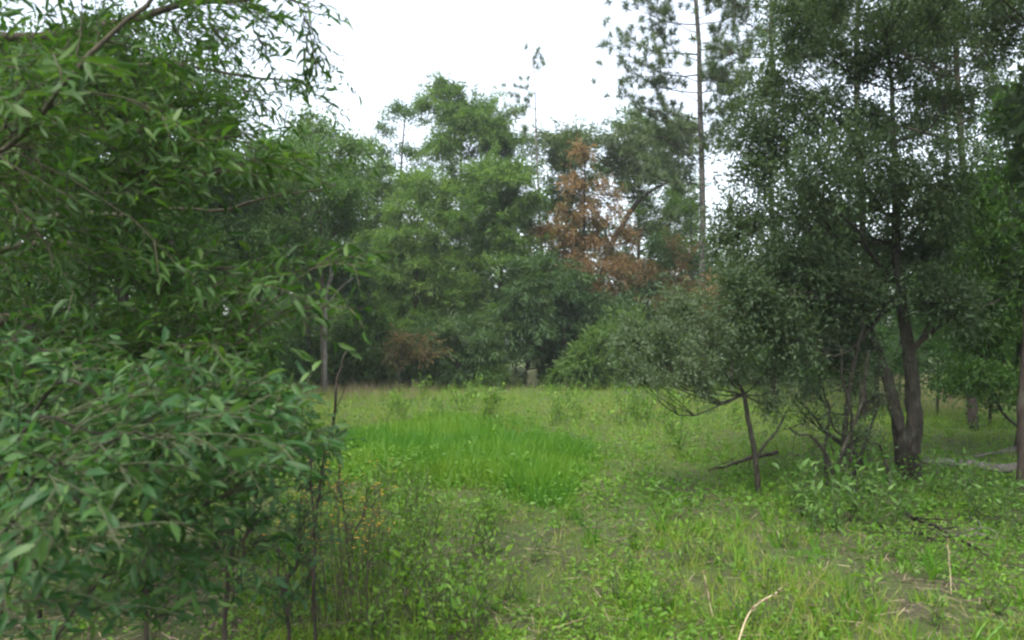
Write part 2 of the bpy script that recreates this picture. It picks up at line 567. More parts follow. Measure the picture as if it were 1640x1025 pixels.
# the dying rust brown cedar
T('dying_cedar', 'dying cedar with rust brown foliage in the far tree line', 29, [(938, 618), (936, 450), (936, 235)], [.15, .1, .02],
  [(936, 250, 16, 22, .35), (934, 290, 28, 26, .6), (912, 330, 34, 24, .6), (955, 335, 32, 26, .6), (900, 375, 34, 24, .6), (950, 385, 48, 28, .9), (985, 370, 26, 24, .4), (905, 420, 38, 22, .6),
   (955, 435, 60, 30, .9), (1010, 425, 40, 26, .6), (880, 395, 30, 28, .5), (1035, 440, 40, 26, .6), (975, 320, 26, 26, .4), (1070, 455, 34, 22, .5), (990, 470, 44, 20, .5), (930, 462, 40, 14, .4)], 'feather', 'rust', 'bark', 17, per=46, tb=.55, dens=.85, limb_r=.3)
T('dying_cedar', 'small rust and green cedar between rusty tree and tall pine', 27.5, [(1075, 622), (1078, 540), (1080, 370)], [.1, .07, .02],
  [(1080, 400, 24, 26, .5), (1065, 440, 36, 24, .7), (1100, 450, 30, 24, .6), (1060, 480, 40, 22, .7)], 'feather', 'rust', 'bark', 18, per=30, tb=.35, dens=.7)
T('dying_cedar', 'rust tipped cedar right of the tall pine trunk', 23, [(1172, 622), (1172, 540), (1172, 450)], [.09, .06, .02],
  [(1165, 462, 26, 18, .7), (1188, 482, 30, 16, .7), (1145, 480, 26, 16, .5)], 'feather', 'rust', 'bark', 19, per=55, tb=.4, dens=.8)
T('dead_shrub', 'brown withered shrub below the light green feathery tree', 25, [(640, 624), (640, 590), (645, 550)], [.05, .04, .02],
  [(650, 552, 30, 14, .7), (625, 575, 22, 16, .5), (690, 560, 24, 10, .3)], 'feather', 'rust', 'bark', 20, per=40, tb=.15, dens=.6, cat='shrub', part='stem')

# oak with the long leaning limb
T('oak_tree', 'oak with long dark leaning limb beside the rusty tree', 31, [(930, 616), (965, 440), (1000, 355), (1040, 308), (1080, 288)], [.22, .2, .17, .12, .05],
  [(1000, 215, 38, 30, 1, .1), (1045, 230, 44, 34, 1.1), (1085, 215, 32, 28, .8), (1030, 265, 44, 26, .9), (1085, 262, 36, 24, .8), (985, 255, 34, 26, .7), (1095, 330, 26, 20, .5), (1060, 360, 34, 26, .6),
   (1010, 300, 22, 16, .4), (920, 225, 40, 32, .9, .1), (895, 255, 34, 30, .8)], 'feather', 'pine', 'bark_dark', 21, per=80, tb=.45, limb_r=.6)
T('oak_tree', 'dark green shrubby tree with dark trunk in front of leaning oak', 28, [(1035, 620), (1038, 520), (1030, 420)], [.14, .1, .04],
  [(1030, 480, 44, 40, 1), (1010, 530, 50, 36, 1), (1060, 545, 50, 40, 1), (1045, 410, 30, 30, .6), (1110, 500, 34, 40, .9), (1100, 410, 34, 30, .6, .2)], 'broad', 'feather_dark', 'bark_dark', 22, per=75, tb=.4)

T('conifer_tree', 'rounded green tree behind the rusty tree and slender pine', 33, [(905, 612), (905, 420), (908, 220)], [.17, .13, .03],
  [(915, 222, 30, 26, .8), (890, 250, 34, 28, .9), (930, 270, 34, 28, .8), (885, 310, 40, 34, 1), (925, 335, 44, 34, .9), (890, 385, 44, 34, 1), (940, 400, 44, 36, .9), (900, 450, 50, 36, 1)], 'feather', 'feather', 'bark_pine', 23, per=70, tb=.4)
T('conifer_tree', 'green tree between the leaning oak and tall pine', 35, [(1020, 610), (1022, 420), (1020, 210)], [.17, .13, .03],
  [(1010, 200, 30, 22, .8), (1050, 215, 32, 26, .8), (1000, 245, 36, 28, .9), (1080, 200, 28, 20, .6), (1050, 320, 44, 34, .8), (1095, 300, 28, 30, .5), (1000, 350, 40, 30, .6), (1000, 390, 44, 36, .9), (1085, 370, 36, 30, .7), (1060, 420, 50, 40, .9), (1020, 470, 60, 40, 1), (1100, 480, 50, 40, 1)], 'feather', 'feather', 'bark_pine', 24, per=70, tb=.4)
T('conifer_tree', 'low airy green tree around the tall pine trunk foot', 30, [(1112, 614), (1110, 500), (1108, 320)], [.13, .1, .03],
  [(1100, 330, 26, 24, .4), (1075, 380, 36, 28, .6), (1120, 400, 34, 28, .6), (1090, 440, 50, 34, .9), (1150, 455, 44, 28, .8), (1180, 430, 30, 22, .4), (1130, 500, 60, 36, 1), (1190, 500, 44, 36, .9)], 'feather', 'feather', 'bark_pine', 27, per=60, tb=.45)
T('conifer_tree', 'hazy green tree right of the slim straight tree', 32, [(590, 612), (592, 450), (590, 230)], [.15, .12, .03],
  [(585, 240, 20, 20, .4), (592, 275, 30, 26, .7), (560, 290, 24, 24, .5), (620, 300, 26, 26, .6), (592, 325, 36, 32, .9), (570, 360, 40, 36, 1), (612, 370, 40, 36, 1), (580, 420, 50, 40, 1.1), (560, 480, 50, 40, 1), (610, 490, 54, 40, 1), (580, 545, 60, 34, 1)], 'feather', 'feather', 'bark_pine', 25, per=80, tb=.5)
# low leafy understorey at the foot of the tree line
_u = T('understorey_shrub', 'low leafy shrub in the row at the foot of the far trees', 27, [(560, 622), (560, 600), (562, 575)], [.05, .04, .02],
  [(560, 585, 40, 22, 1), (535, 600, 30, 16, .8), (588, 598, 32, 18, .8), (562, 562, 26, 18, .6)], 'feather', 'feather', 'bark_dark', 26, per=60, tb=.45, cat='shrub', part='stem', group='shrubs at the foot of the far trees')
_r = np.random.RandomState(62)
_us = [_u]
for i, x_ in enumerate([455, 500, 600, 700, 765, 890, 945, 985, 1030, 1075, 1120, 1230, 1270]):
    d_ = 27 + _r.uniform(-.8, 3)
    _us.append(copy_tree(_u, ((x_ + _r.randn() * 8 - CX) / F * d_, d_, 0), _r.rand() * 6.28, _r.uniform(.8, 1.5)))

for i, o in enumerate(sorted(_us, key=lambda o: o.location.x / o.location.y)):
    o['label'] = 'low leafy shrub at the foot of the far trees, ' + ('leftmost' if i == 0 else 'rightmost' if i == len(_us) - 1 else 'first second third fourth fifth sixth seventh eighth ninth tenth eleventh twelfth thirteenth fourteenth'.split()[i] + ' from the left')

# pines
def pine(name, label, d, tpx, rad, brs, seed, tint=.45, bark='bark_pine', n_tuft=20):
    """brs: (pixel on trunk, pixel of branch end, spread)"""
    rad = [r * .56 for r in rad]
    tp = trunk_px(tpx, d, rad)
    base = tp[0].copy(); base[2] = 0
    def ex(rng, lf, tw):
        for (x0, y0, x1, y1, sp) in brs:
            dd = d + rng.randn() * .7 * abs(x1 - x0) / 60
            a, b = W(x0, y0, d), W(x1, y1, dd)
            Lb = np.linalg.norm(b - a)
            mid = (a + b) / 2 + np.array([0, 0, -.10 * Lb])
            p = smooth_path([a, mid, b], 7, .015 * Lb, rng)
            tw.add(p, np.linspace(.008 + .006 * Lb, .006, 7), 5)
            if sp <= 0:
                continue
            n = max(3, int(n_tuft * sp))
            C = []
            for q in range(n):
                k = p[3 + (q % 3) + (q % 5 == 0)]
                e = k + (b - a) / Lb * rng.rand() * .35 * sp + rng.randn(3) * np.array([.23, .28, .16]) * sp + np.array([0, 0, .10])
                tw.add([k, (k + e) / 2 + [0, 0, -.03], e], [.01, .008, .006], 3)
                C.append(e)
            C = np.array(C)
            tuft_leaves(lf, rng, C, np.tile(a * .5 + b * .5 - [0, 0, .5], (len(C), 1)), 'needle', 1.0, 1.0, tint, .2)
    return build_tree(name, label, base, tp, rad, [], 'needle', M['pine'], M[bark], seed, extra=ex, seg=9, bump=.07)


rp = np.random.RandomState(5)
brs = []
for y, l in [(-330, -40), (-270, -70), (-210, -90), (-150, -105), (-95, -120), (-50, -118), (0, -112), (40, -135), (75, -128), (110, -110), (140, -142), (175, -92), (215, -70), (262, -95)]:
    brs.append((1117, y + abs(l) * .35, 1117 + l, y, 1.15 if y < 120 else .8))
    brs.append((1117, y + 30 + abs(l) * .2, 1117 + l * .5, y + 12, .9))
    if y < 260:
        brs.append((1118, y + 40, 1118 + abs(l) * (.55 + .35 * rp.rand()), y + 10 - 20 * rp.rand(), 1.0))
        brs.append((1118, y + 30, 1118 + abs(l) * .35, y + 5, .7))
for y, l_ in ((300, 22), (335, -30), (352, 16), (388, -18), (410, 24), (440, -14)):
    brs.append((1123, y, 1123 + l_, y - abs(l_) * .4, 0))
for y in (320, 372):
    brs.append((1122, y, 1122 - 45, y - 25, .5))
pine('pine_tree', 'tall pine with straight grey trunk and tiered needle tufts', 24, [(1132, 640), (1126, 420), (1120, 150), (1115, -100), (1112, -400)], [.21, .17, .14, .10, .03], brs, 31)
brs = [(858, 118, 852, 100, .8), (859, 130, 866, 106, .6), (858, 150, 832, 135, .8), (858, 175, 820, 150, .9), (860, 175, 845, 165, .5), (859, 205, 822, 175, .9), (860, 235, 838, 212, .5), (860, 245, 878, 232, .3), (858, 300, 846, 295, .3)]
pine('pine_tree', 'slender young pine with bare stem and small tufted top', 30, [(868, 620), (866, 400), (861, 220), (856, 100)], [.10, .085, .055, .02], brs, 32, bark='bark_pale', n_tuft=7)
brs = []
for y in range(-260, 180, 40):
    for s in (-1, 1):
        l = 60 + 50 * rp.rand()
        brs.append((1238, y + 30, 1238 + s * l, y - 10 + 30 * rp.rand(), .9))
pine('pine_tree', 'pine with dark trunk just left of the big oak crown', 21, [(1242, 645), (1240, 300), (1237, 0), (1234, -320)], [.13, .11, .085, .03], brs, 33, bark='bark_dark')
brs = []
for y in range(-260, 90, 36):
    for s in (-1, 1):
        l = 60 + 70 * rp.rand()
        brs.append((1376, y + 30, 1376 + s * l, y - 10 + 30 * rp.rand(), 1))
pine('pine_tree', 'pine with thick dark trunk rising behind the big oak crown', 16, [(1384, 676), (1380, 350), (1376, 0), (1372, -300)], [.12, .105, .085, .03], brs, 34, bark='bark_dark')
brs = []
for y in range(-200, 60, 40):
    for s in (-1, 1):
        brs.append((1512, y + 30, 1512 + s * (60 + 60 * rp.rand()), y - 10 + 30 * rp.rand(), 1))
pine('pine_tree', 'pine with pale trunk seen through gaps at the big oak right side', 20, [(1522, 648), (1518, 300), (1514, 0), (1510, -240)], [.085, .075, .06, .03], brs, 35, bark='bark_dark')

# left of the clearing
T('slim_tree', 'slim tree with thin straight trunk and pale forked limb at clearing edge', 23, [(519, 636), (516, 480), (512, 360), (510, 200)], [.095, .075, .06, .02],
  [(508, 210, 44, 34, 1, .2), (480, 250, 44, 34, 1, .1), (540, 255, 44, 36, 1, .1), (515, 300, 55, 36, 1), (560, 300, 34, 40, .7), (470, 320, 44, 36, .9), (555, 355, 36, 30, .6), (480, 385, 50, 30, .7), (450, 290, 36, 36, .8)],
  'broad', 'mid_far', 'twig', 41, per=85, tb=.6, scale=1.1)
pf = W(519, 500, 23)
r_ = thing('dead_sapling', 'pale bare forked sapling leaning beside the slim straight tree', 'dead tree', [*G(521, 636)[:2], 0])
bs = np.array([*G(521, 636)[:2], 0])
obj('stem', tube_mesh('dead_sapling_stem', smooth_path([bs - [0, 0, .05], W(521, 500, 22.8), W(528, 450, 22.8), W(545, 418, 22.8)], 12, .01), np.linspace(.06, .035, 12), 7, bs), M['bark_pale'], r_)
obj('limb', tube_mesh('dead_sapling_limb', smooth_path([W(528, 455, 22.8), W(530, 430, 22.8), W(536, 405, 22.8)], 7, .01), np.linspace(.04, .02, 7), 6, bs), M['bark_pale'], r_)
obj('limb', tube_mesh('dead_sapling_limb', smooth_path([W(523, 490, 22.8), W(545, 462, 22.8), W(566, 445, 22.8)], 7, .01), np.linspace(.03, .015, 7), 6, bs), M['bark_pale'], r_)

T('snag_tree', 'dark ivy covered trunk behind the slim straight tree', 26, [(494, 626), (494, 520), (496, 380)], [.2, .17, .1],
  [(480, 400, 40, 40, 1), (520, 420, 40, 40, 1), (450, 440, 50, 40, 1), (490, 330, 60, 50, 1.2), (540, 470, 50, 40, 1), (440, 360, 50, 50, 1.2), (560, 420, 40, 40, 1)], 'feather', 'feather_dark', 'bark_dark', 42, per=80, tb=.4)
lefts = [('leafy tree close behind the overhanging tree at the left edge', 8.5, 40, 120, 'bark', 141), ('leafy tree close behind the middle of overhanging tree', 9.5, 200, 100, 'bark', 142), ('leafy tree behind the outer sprays of the overhanging tree', 12, 270, 150, 'bark', 143),
         ('mossy trunked tree behind the left foliage, pale bark showing', 19, 330, 300, 'bark_pine', 43), ('tree with reddish brown trunk behind the left foliage', 20, 352, 270, 'bark_pine', 44),
         ('broad dark tree at the far left behind the near foliage', 15, 150, 200, 'bark', 45), ('shaded tree filling the gap left of the slim tree', 22, 415, 300, 'bark_dark', 46),
         ('tall shaded tree at the frame edge behind the near foliage', 14, -40, 150, 'bark', 47), ('crowded tree behind the left foliage with high crown', 18, 190, 120, 'bark', 48)]
for lab, d, x, top, bk, sd in lefts:
    rr = np.random.RandomState(sd)
    gyp = HY + EYE * F / d
    cl = []
    for k in range(15 if d > 13 else 20):
        y = top - 40 + (k / (14 if d > 13 else 19)) ** 1.1 * (470 - top)
        cl.append((x + (0 if d > 13 else -20) + rr.randn() * 75 * (.5 + .5 * math.sin(math.pi * min(1, (k + 2) / 12))), y, 45 + 25 * rr.rand(), 38 + 14 * rr.rand(), 1))
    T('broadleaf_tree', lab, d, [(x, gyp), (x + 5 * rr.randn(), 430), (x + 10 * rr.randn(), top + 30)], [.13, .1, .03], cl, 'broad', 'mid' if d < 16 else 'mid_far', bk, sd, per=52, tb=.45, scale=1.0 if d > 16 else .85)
# dark understorey shrubs at the left edge of the wood
for x, y, d, lab in [(60, 560, 11, 'dark shaded shrub under the left trees at the frame edge'), (200, 575, 13, 'dark shaded shrub under left trees, middle of three'), (350, 575, 15, 'dark shaded shrub under left trees beside the brown grass'),
                     (430, 560, 25, 'dark round shrub beside the dark ivy covered trunk'), (575, 565, 28, 'low green shrub right of the slim straight tree'), (120, 640, 8, 'leafy low bush in front of the left trees'),
                     (60, 720, 4.6, 'low bush behind the near shrub at the frame edge'), (230, 700, 5.4, 'low bush behind the middle of the near shrub'), (370, 690, 6.0, 'low bush behind the right end of the near shrub'),
                     (300, 610, 9.5, 'leafy bush between left trees and the near shrub'), (20, 480, 9, 'tall dark bush behind the overhanging tree at frame edge'), (250, 500, 12, 'tall dark bush behind the overhanging tree, left of the slim tree')]:
    gyp = HY + EYE * F / d
    s_ = 15 / d
    T('shrub', lab, d, [(x, gyp), (x + 3, y + 10), (x, y - 30)], [.03, .025, .01],
      [(x, y, 60 * s_ ** .5, 34 * s_ ** .5, 1), (x - 50 * s_ ** .5, y + 12, 44, 30, .8), (x + 50 * s_ ** .5, y + 8, 44, 32, .8), (x + 10, y - 40, 44, 30, .7)], 'broad_s' if d < 12 else 'broad', 'mid', 'bark_dark', 60 + x, per=70, tb=.32, cat='shrub', part='stem')

# ------------------------------------------------------------------ the big oak on the right
D9 = 8.9
b9 = G(1456, 772)
oak_cl = [(1215, 300, 60, 60), (1195, 370, 45, 60), (1260, 230, 70, 60), (1330, 180, 70, 55), (1250, 130, 60, 50, .8), (1215, 210, 50, 50, .9), (1300, 290, 75, 60), (1290, 370, 75, 60), (1240, 430, 60, 50), (1380, 260, 80, 60), (1360, 350, 80, 60),
          (1330, 440, 80, 60), (1440, 320, 70, 60), (1420, 400, 80, 60), (1400, 480, 70, 50), (1270, 490, 70, 45), (1320, 520, 60, 45), (1490, 400, 60, 55), (1500, 480, 60, 45), (1410, 190, 70, 50, .9), (1340, 90, 70, 50, .9), (1430, 110, 60, 40, .7),
          (1500, 300, 50, 50, .8), (1200, 470, 40, 40, .8), (1470, 30, 80, 40, .8), (1380, 10, 80, 40, .8), (1560, 20, 70, 45, .8), (1520, 150, 40, 36, .5), (1280, 40, 60, 40, .6),
          (1330, 560, 55, 40, .8), (1240, 540, 55, 40, .8), (1620, 60, 50, 60, .7), (1300, -60, 90, 50), (1450, -80, 90, 50), (1580, -70, 80, 50), (1380, -150, 110, 60), (1520, -160, 100, 60)]
rr = np.random.RandomState(3)
cls9 = []
for c in oak_cl:
    dd = D9 + rr.uniform(-1.2, 1.6)
    k = CL(c[0], c[1], dd, c[2], c[3], (c[4] if len(c) > 4 else 1), rr.randn() * .08)
    cls9.append(k)
oak = build_tree('oak_tree', 'large dark evergreen oak with twin trunk at the right of clearing', b9, [b9 - [0, 0, .1], W(1459, 700, D9), W(1462, 630, D9), W(1452, 545, D9), W(1438, 420, D9), W(1430, 250, D9), W(1420, 60, D9)],
                 [.105, .092, .080, .064, .05, .035, .012], cls9, 'oak', M['oak'], M['bark'], 71, scale=1.24, per=138, seg=16, bump=.05, tb=.45, nlimb=24, limb_r=.2, zmin=2.0)
# second stem fused at the foot
obj('stem', tube_mesh('oak_stem', smooth_path([b9 + [-.07, -.03, -.05], W(1441, 700, D9 - .1), W(1428, 630, D9 - .15), W(1410, 570, D9 - .1), W(1385, 500, D9), W(1360, 400, D9 + .2)], 22, .006), np.interp(np.linspace(0, 1, 22), [0, .3, .6, 1], [.075, .068, .055, .02]), 14, b9, .05), M['bark'], oak)
obj('limb', tube_mesh('oak_limb', smooth_path([W(1455, 580, D9), W(1474, 548, D9 - .1), W(1520, 515, D9 - .2), W(1600, 480, D9 - .2)], 16, .008), np.linspace(.04, .012, 16), 9, b9, .04), M['bark_dark'], oak)
obj('limb', tube_mesh('oak_limb', smooth_path([W(1475, 543, D9), W(1490, 510, D9), W(1505, 460, D9)], 10, .008), np.linspace(.022, .008, 10), 7, b9, .04), M['bark_dark'], oak)

# taller oak behind it filling the top right
rr = np.random.RandomState(8)
d = 14.0
cl = [(x + rr.randn() * 12, y + rr.randn() * 10, d + rr.uniform(-1.2, 1.2)) for x, y in
      [(1250, 60), (1320, 20), (1290, -40), (1400, 60), (1440, -20), (1380, -90), (1500, 40), (1540, -60), (1590, 90), (1640, 20), (1700, 80), (1610, -120), (1460, -130), (1560, 190), (1620, 170), (1450, 220), (1520, 240), (1690, 200), (1590, 290), (1480, 300), (1550, 400), (1500, 350), (1545, 130), (1500, 170), (1600, 240), (1520, 90), (1460, 90)]]
b = G(1560, HY + EYE * F / d)
build_tree('oak_tree', 'tall oak behind the large oak, crown open to the sky at top right', b, [b - [0, 0, .1], W(1556, 500, d), W(1545, 300, d), W(1530, 60, d), W(1510, -150, d)], [.085, .075, .06, .045, .02],
           [CL(c[0], c[1], c[2], 58, 44, 1.0) for c in cl], 'broad_s', M['oak'], M['bark_dark'], 72, per=72, scale=1.4, tb=.5, limb_r=.2, nlimb=24)

# lime green leafy tree at the right edge
rr = np.random.RandomState(9)
d = 11.5
cl = [(1625, 180, 34, 40), (1650, 250, 50, 50), (1600, 300, 44, 44), (1660, 340, 60, 55), (1590, 380, 50, 45), (1640, 420, 60, 50), (1575, 460, 54, 45), (1640, 510, 60, 50), (1545, 420, 40, 50), (1550, 520, 44, 44), (1560, 330, 36, 44), (1575, 550, 50, 44), (1640, 590, 60, 44), (1585, 610, 44, 28), (1700, 450, 50, 60), (1710, 300, 50, 60), (1700, 580, 50, 60)]
b = G(1640, HY + EYE * F / d)
build_tree('leafy_tree', 'dense lime green leafy tree at the right frame edge', b, [b - [0, 0, .1], W(1642, 480, d), W(1640, 200, d)], [.12, .09, .02], [CL(c[0], c[1], d + rr.uniform(-.6, .6), c[2], c[3], 1) for c in cl],
           'long', M['lime'], M['bark'], 73, per=150, tb=.45)

# small leaning tree in front
d = 8.05
b = G(1217, 801)
small = build_tree('small_tree', 'small grey green leaning tree with slender trunk before the large oak', b, [b - [0, 0, .08], W(1208, 720, d), W(1196, 655, d), W(1185, 620, d), W(1150, 590, d), W(1110, 560, d)], [.030, .026, .023, .019, .014, .007],
  [CL(*c) for c in [(1060, 535, 7.9, 50, 34, 1), (1100, 505, 8.2, 50, 34, 1), (1030, 560, 7.7, 30, 26, .7), (1140, 540, 7.8, 50, 36, 1), (1170, 500, 8.3, 50, 34, 1), (1200, 545, 8.1, 50, 36, 1), (1090, 575, 7.6, 40, 24, .7), (1160, 590, 7.9, 44, 26, .8),
                    (1230, 590, 8.2, 44, 30, .8), (1020, 520, 8.0, 26, 20, .5), (1250, 640, 8.1, 36, 26, .6), (1215, 470, 8.4, 44, 26, .7), (1100, 610, 7.6, 26, 16, .35), (1275, 580, 8.3, 40, 32, .8), (1010, 590, 7.6, 24, 18, .35), (1050, 610, 7.5, 28, 16, .35), (1000, 545, 7.8, 22, 22, .35), (1080, 480, 8.2, 36, 18, .5), (1130, 630, 7.7, 26, 14, .25)]], 'oak', M['grey'], M['bark'], 74, per=64, tb=.5, scale=.85, limb_r=.12, zmin=1.05, seg=10)
obj('limb', tube_mesh('small_tree_limb', smooth_path([W(1210, 735, d), W(1222, 715, d), W(1243, 690, d), W(1262, 655, d)], 10, .006), np.linspace(.018, .008, 10), 6, b), M['bark'], small)

# thicket of thin stems between the two
d = 8.4
b = G(1345, 790)
th = build_tree('thicket_shrub', 'thicket of thin grey stems between the small tree and large oak', b, [b - [0, 0, .05], W(1352, 720, d), W(1358, 640, d), W(1372, 560, d), W(1390, 500, d)], [.035, .03, .026, .02, .01],
  [CL(*c) for c in [(1300, 620, 8.4, 40, 30, .6), (1370, 590, 8.5, 40, 30, .6), (1390, 690, 8.3, 26, 26, .5), (1330, 660, 8.2, 26, 24, .35), (1280, 660, 8.5, 30, 26, .4), (1320, 560, 8.5, 44, 34, .7), (1395, 640, 8.6, 24, 24, .3)]], 'oak', M['grey'], M['bark'], 75, per=55, tb=.25, scale=.75, cat='shrub', part='stem')
rr = np.random.RandomState(4)
stems = [[(1400, 770), (1378, 735), (1320, 690), (1285, 640)], [(1335, 795), (1330, 740), (1300, 700), (1265, 690)], [(1360, 792), (1366, 700), (1352, 620), (1345, 560)], [(1330, 792), (1322, 720), (1326, 650), (1312, 600)],
         [(1355, 790), (1385, 720), (1400, 660), (1410, 600)], [(1425, 790), (1420, 740), (1405, 712), (1385, 705)], [(1348, 790), (1345, 730), (1380, 640), (1395, 560)], [(1375, 660), (1400, 640), (1430, 632)]]
for st in stems:
    dd = d + rr.uniform(-.3, .3)
    P = [W(x, y, dd) for x, y in st]
    if st[0][1] > 760:
        P[0][2] = -.03
    obj('stem', tube_mesh('thicket_stem', smooth_path(P, 14, .012, rr), np.linspace(.022, .008, 14), 6, b), M['bark'], th)
tw = Tubes()
for k in range(150):
    x, y = rr.uniform(1270, 1420), rr.uniform(600, 780)
    a = W(x, y, d + rr.uniform(-.35, .35))
    e = a + rr.randn(3) * np.array([.16, .16, .14])
    tw.add(smooth_path([a, (a + e) / 2 + rr.randn(3) * .03, e], 5), np.linspace(.005, .002, 5), 3)
obj('twigs', tw.mesh('thicket_twigs', b), M['bark'], th, 'stuff')

for x, y, d, lab in [(1290, 560, 21, 'grey green bush behind the thicket'), (1400, 590, 19, 'grey green bush behind the foot of the large oak'), (1500, 560, 17, 'tall bush right of the large oak trunk, behind the log'), (1585, 590, 14.5, 'dense bush under the lime green tree'),
                     (1240, 500, 24, 'tall bush right of the rust tipped cedar'), (1330, 470, 23, 'tall bush hidden behind the large oak lower crown'), (1440, 480, 21, 'tall bush behind the fork of the large oak'), (1640, 560, 15, 'dense bush at the right frame edge under lime tree')]:
    T('shrub', lab, d, [(x, HY + EYE * F / d), (x + 3, y + 10), (x, y - 40)], [.05, .04, .02], [(x, y, 56, 40, 1), (x - 45, y + 14, 42, 36, .8), (x + 45, y + 10, 42, 36, .8), (x + 8, y - 48, 46, 36, .8), (x - 20, y - 80, 34, 28, .5), (x + 10, y + 45, 50, 24, .6)],
      'broad', 'mid', 'bark_dark', 800 + x, per=60, scale=.72, tb=.4, cat='shrub', part='stem')

# trunk at the right frame edge
b = G(1640, 800)
et = build_tree('oak_tree', 'slender trunk at the right frame edge in front of fallen log', b, [b - [0, 0, .08], W(1636, 720, 8.1), W(1640, 560, 8.1), W(1660, 300, 8.1), W(1680, 60, 8.1)], [.06, .055, .045, .04, .02],
  [CL(*c) for c in [(1700, 260, 8, 50, 50, 1), (1730, 380, 8.4, 60, 50, 1), (1690, 120, 8.3, 50, 40, 1), (1740, 160, 8, 60, 60, 1)]]
  + [(np.array(c), np.array([1.4, 1.4, .7]), 1.0) for c in [(4.2, 7.2, 5.8), (5.8, 6.0, 5.4), (6.8, 8.0, 6.0), (3.4, 5.6, 6.4), (4.8, 4.2, 6.0), (6.4, 4.0, 5.4), (2.4, 4.4, 7.0), (5.6, 8.8, 6.6), (7.8, 6.2, 6.2), (4.0, 2.8, 6.2), (5.4, 2.2, 5.6)]],  # unseen overhead clumps, added to shade the right foreground
  'broad', M['oak'], M['bark_dark'], 76, per=60, seg=12, scale=1.7)

# fallen log and branches
def log(name, label, pts, rad, mat, seg=12, limbs=(), cat='log', bump=.06, n=18):
    b = np.array([*pts[0][:2], 0.0])
    rt = thing(name, label, cat, b)
    obj('trunk' if cat == 'log' else 'stem', tube_mesh(name, smooth_path(pts, n, .012), np.interp(np.linspace(0, 1, n), np.linspace(0, 1, len(rad)), rad), seg, b, bump), mat, rt)
    for lp, lr in limbs:
        obj('limb', tube_mesh(name + '_limb', smooth_path(lp, 9, .008), np.linspace(lr, lr * .35, 9), 6, b), mat, rt)
    return rt


def on(px, py, h):
    g = G(px, py); g[2] = h
    return g


log('fallen_log', 'weathered grey fallen log lying behind the large oak trunk', [on(1430, 757, .17), on(1520, 762, .15), on(1600, 768, .15), on(1720, 772, .16)], [.03, .042, .05, .055], M['bark_pale'],
    limbs=[([on(1470, 758, .09), on(1462, 760, .2), on(1438, 752, .17)], .02)])
log('fallen_branch', 'dark forked dead branch lying behind the small tree', [on(1135, 772, .12), on(1190, 765, .2), on(1245, 762, .27)], [.008, .021, .024], M['bark_dark'], 8,
    [([on(1188, 765, .12), on(1170, 764, .19), on(1145, 768, .16)], .012), ([on(1200, 765, .13), on(1205, 762, .28), on(1210, 760, .36)], .01)], 'branch')
for lab, pts in [('thin grey dead branch on litter below the large oak', [on(1400, 850, .06), on(1470, 868, .05), on(1560, 880, .03)]), ('pale dead stick lying in front of the large oak', [on(1500, 862, .04), on(1560, 866, .05), on(1600, 866, .03)]),
                 ('dead twiggy branch lying right of the large oak foot', [on(1450, 835, .1), on(1500, 870, .12), on(1590, 905, .04)]), ('thin pale stick lying behind fallen log', [on(1560, 738, .06), on(1620, 730, .08), on(1690, 733, .05)])]:
    log('fallen_branch', lab, pts, [.016, .014, .006], M['bark_pale'] if 'pale' in lab else M['bark'], 6, [(([pts[1], (pts[1] + pts[2]) / 2 + [0.02, .1, .08], pts[2] + [-.1, .3, .1]]), .008), (([pts[0] * .5 + pts[1] * .5, pts[1] + [0.02, -.1, .08], pts[1] + [.1, -.25, .03]]), .007)], 'branch')
log('dead_stick', 'thin dark dead sapling stem upright at the left edge of bright grass', [on(532, 700, -.03), W(537, 640, 12.8), W(545, 590, 12.8), W(559, 555, 12.8)], [.03, .022, .014, .008], M['bark_dark'], 6, [([W(540, 650, 12.8), W(551, 628, 12.8), W(556, 612, 12.8)], .01)], 'dead sapling')
log('stump', 'pale broken stump at the foot of the far tree line', [on(852, 621, -.05), W(852, 606, 27), W(851, 592, 27)], [.17, .15, .13], M['twig_pale'], 10, (), 'stump', .28, 8)

# ------------------------------------------------------------------ second row of the tree line: copies massed behind the front trees
rr = np.random.RandomState(91)
protos = [o for o in COL.objects if o.parent is None and o.name.split('.')[0] in ('cedar_tree', 'broadleaf_tree', 'snag_tree') and o.location.y > 13]
for i in range(44):
    u = -1.05 + 2.1 * (i + rr.rand() * .7) / 44
    d = rr.uniform(33, 41)
    p = protos[rr.randint(len(protos))]
    x = u * d * .72
    s = rr.uniform(.75, 1.15)
    if p.name.startswith('broadleaf'):
        s *= .8
    px_ = CX + x / d * F
    if 820 < px_ < 1230:
        s *= .8
    c = copy_tree(p, (x, d, 0), rr.rand() * 6.28, s, 'green tree massed in the second row behind the front trees', 'second row of the tree line')

# ------------------------------------------------------------------ wood far behind (one mass)
rr = np.random.RandomState(55)
lf, tw = Leafer(), Tubes()
for k in range(62):
    d = rr.uniform(36, 62)
    x = rr.uniform(-1.05, 1.05) * d * .8
    h = rr.uniform(5.0, 9.0) * (1.15 if x < -8 else 1) + (2.5 if (x / d < -.3 or x / d > .42) else 0)
    tw.add(smooth_path([[x, d, -.1], [x + rr.randn() * .15, d, h * .5], [x + rr.randn() * .4, d, h]], 6), np.linspace(.13, .03, 6), 5)
    for q in range(6):
        z = h * (.12 + .8 * q / 5)
        c = np.array([x + rr.randn() * .9, d + rr.randn() * .8, z])
        C = ellipsoid_pts(rr, 22, c, np.array([1.5, 1.3, .95]))
        tuft_leaves(lf, rr, C, np.tile(c, (len(C), 1)), 'feather', .36, 2.5, .4)
woods = obj('woods', lf.mesh('woods'), M['feather_dark'], None, 'stuff')
woods['label'] = 'dim green wood continuing behind the tree line'
woods['category'] = 'woods'
obj('trunks', tw.mesh('woods_trunks'), M['bark'], woods, 'stuff')


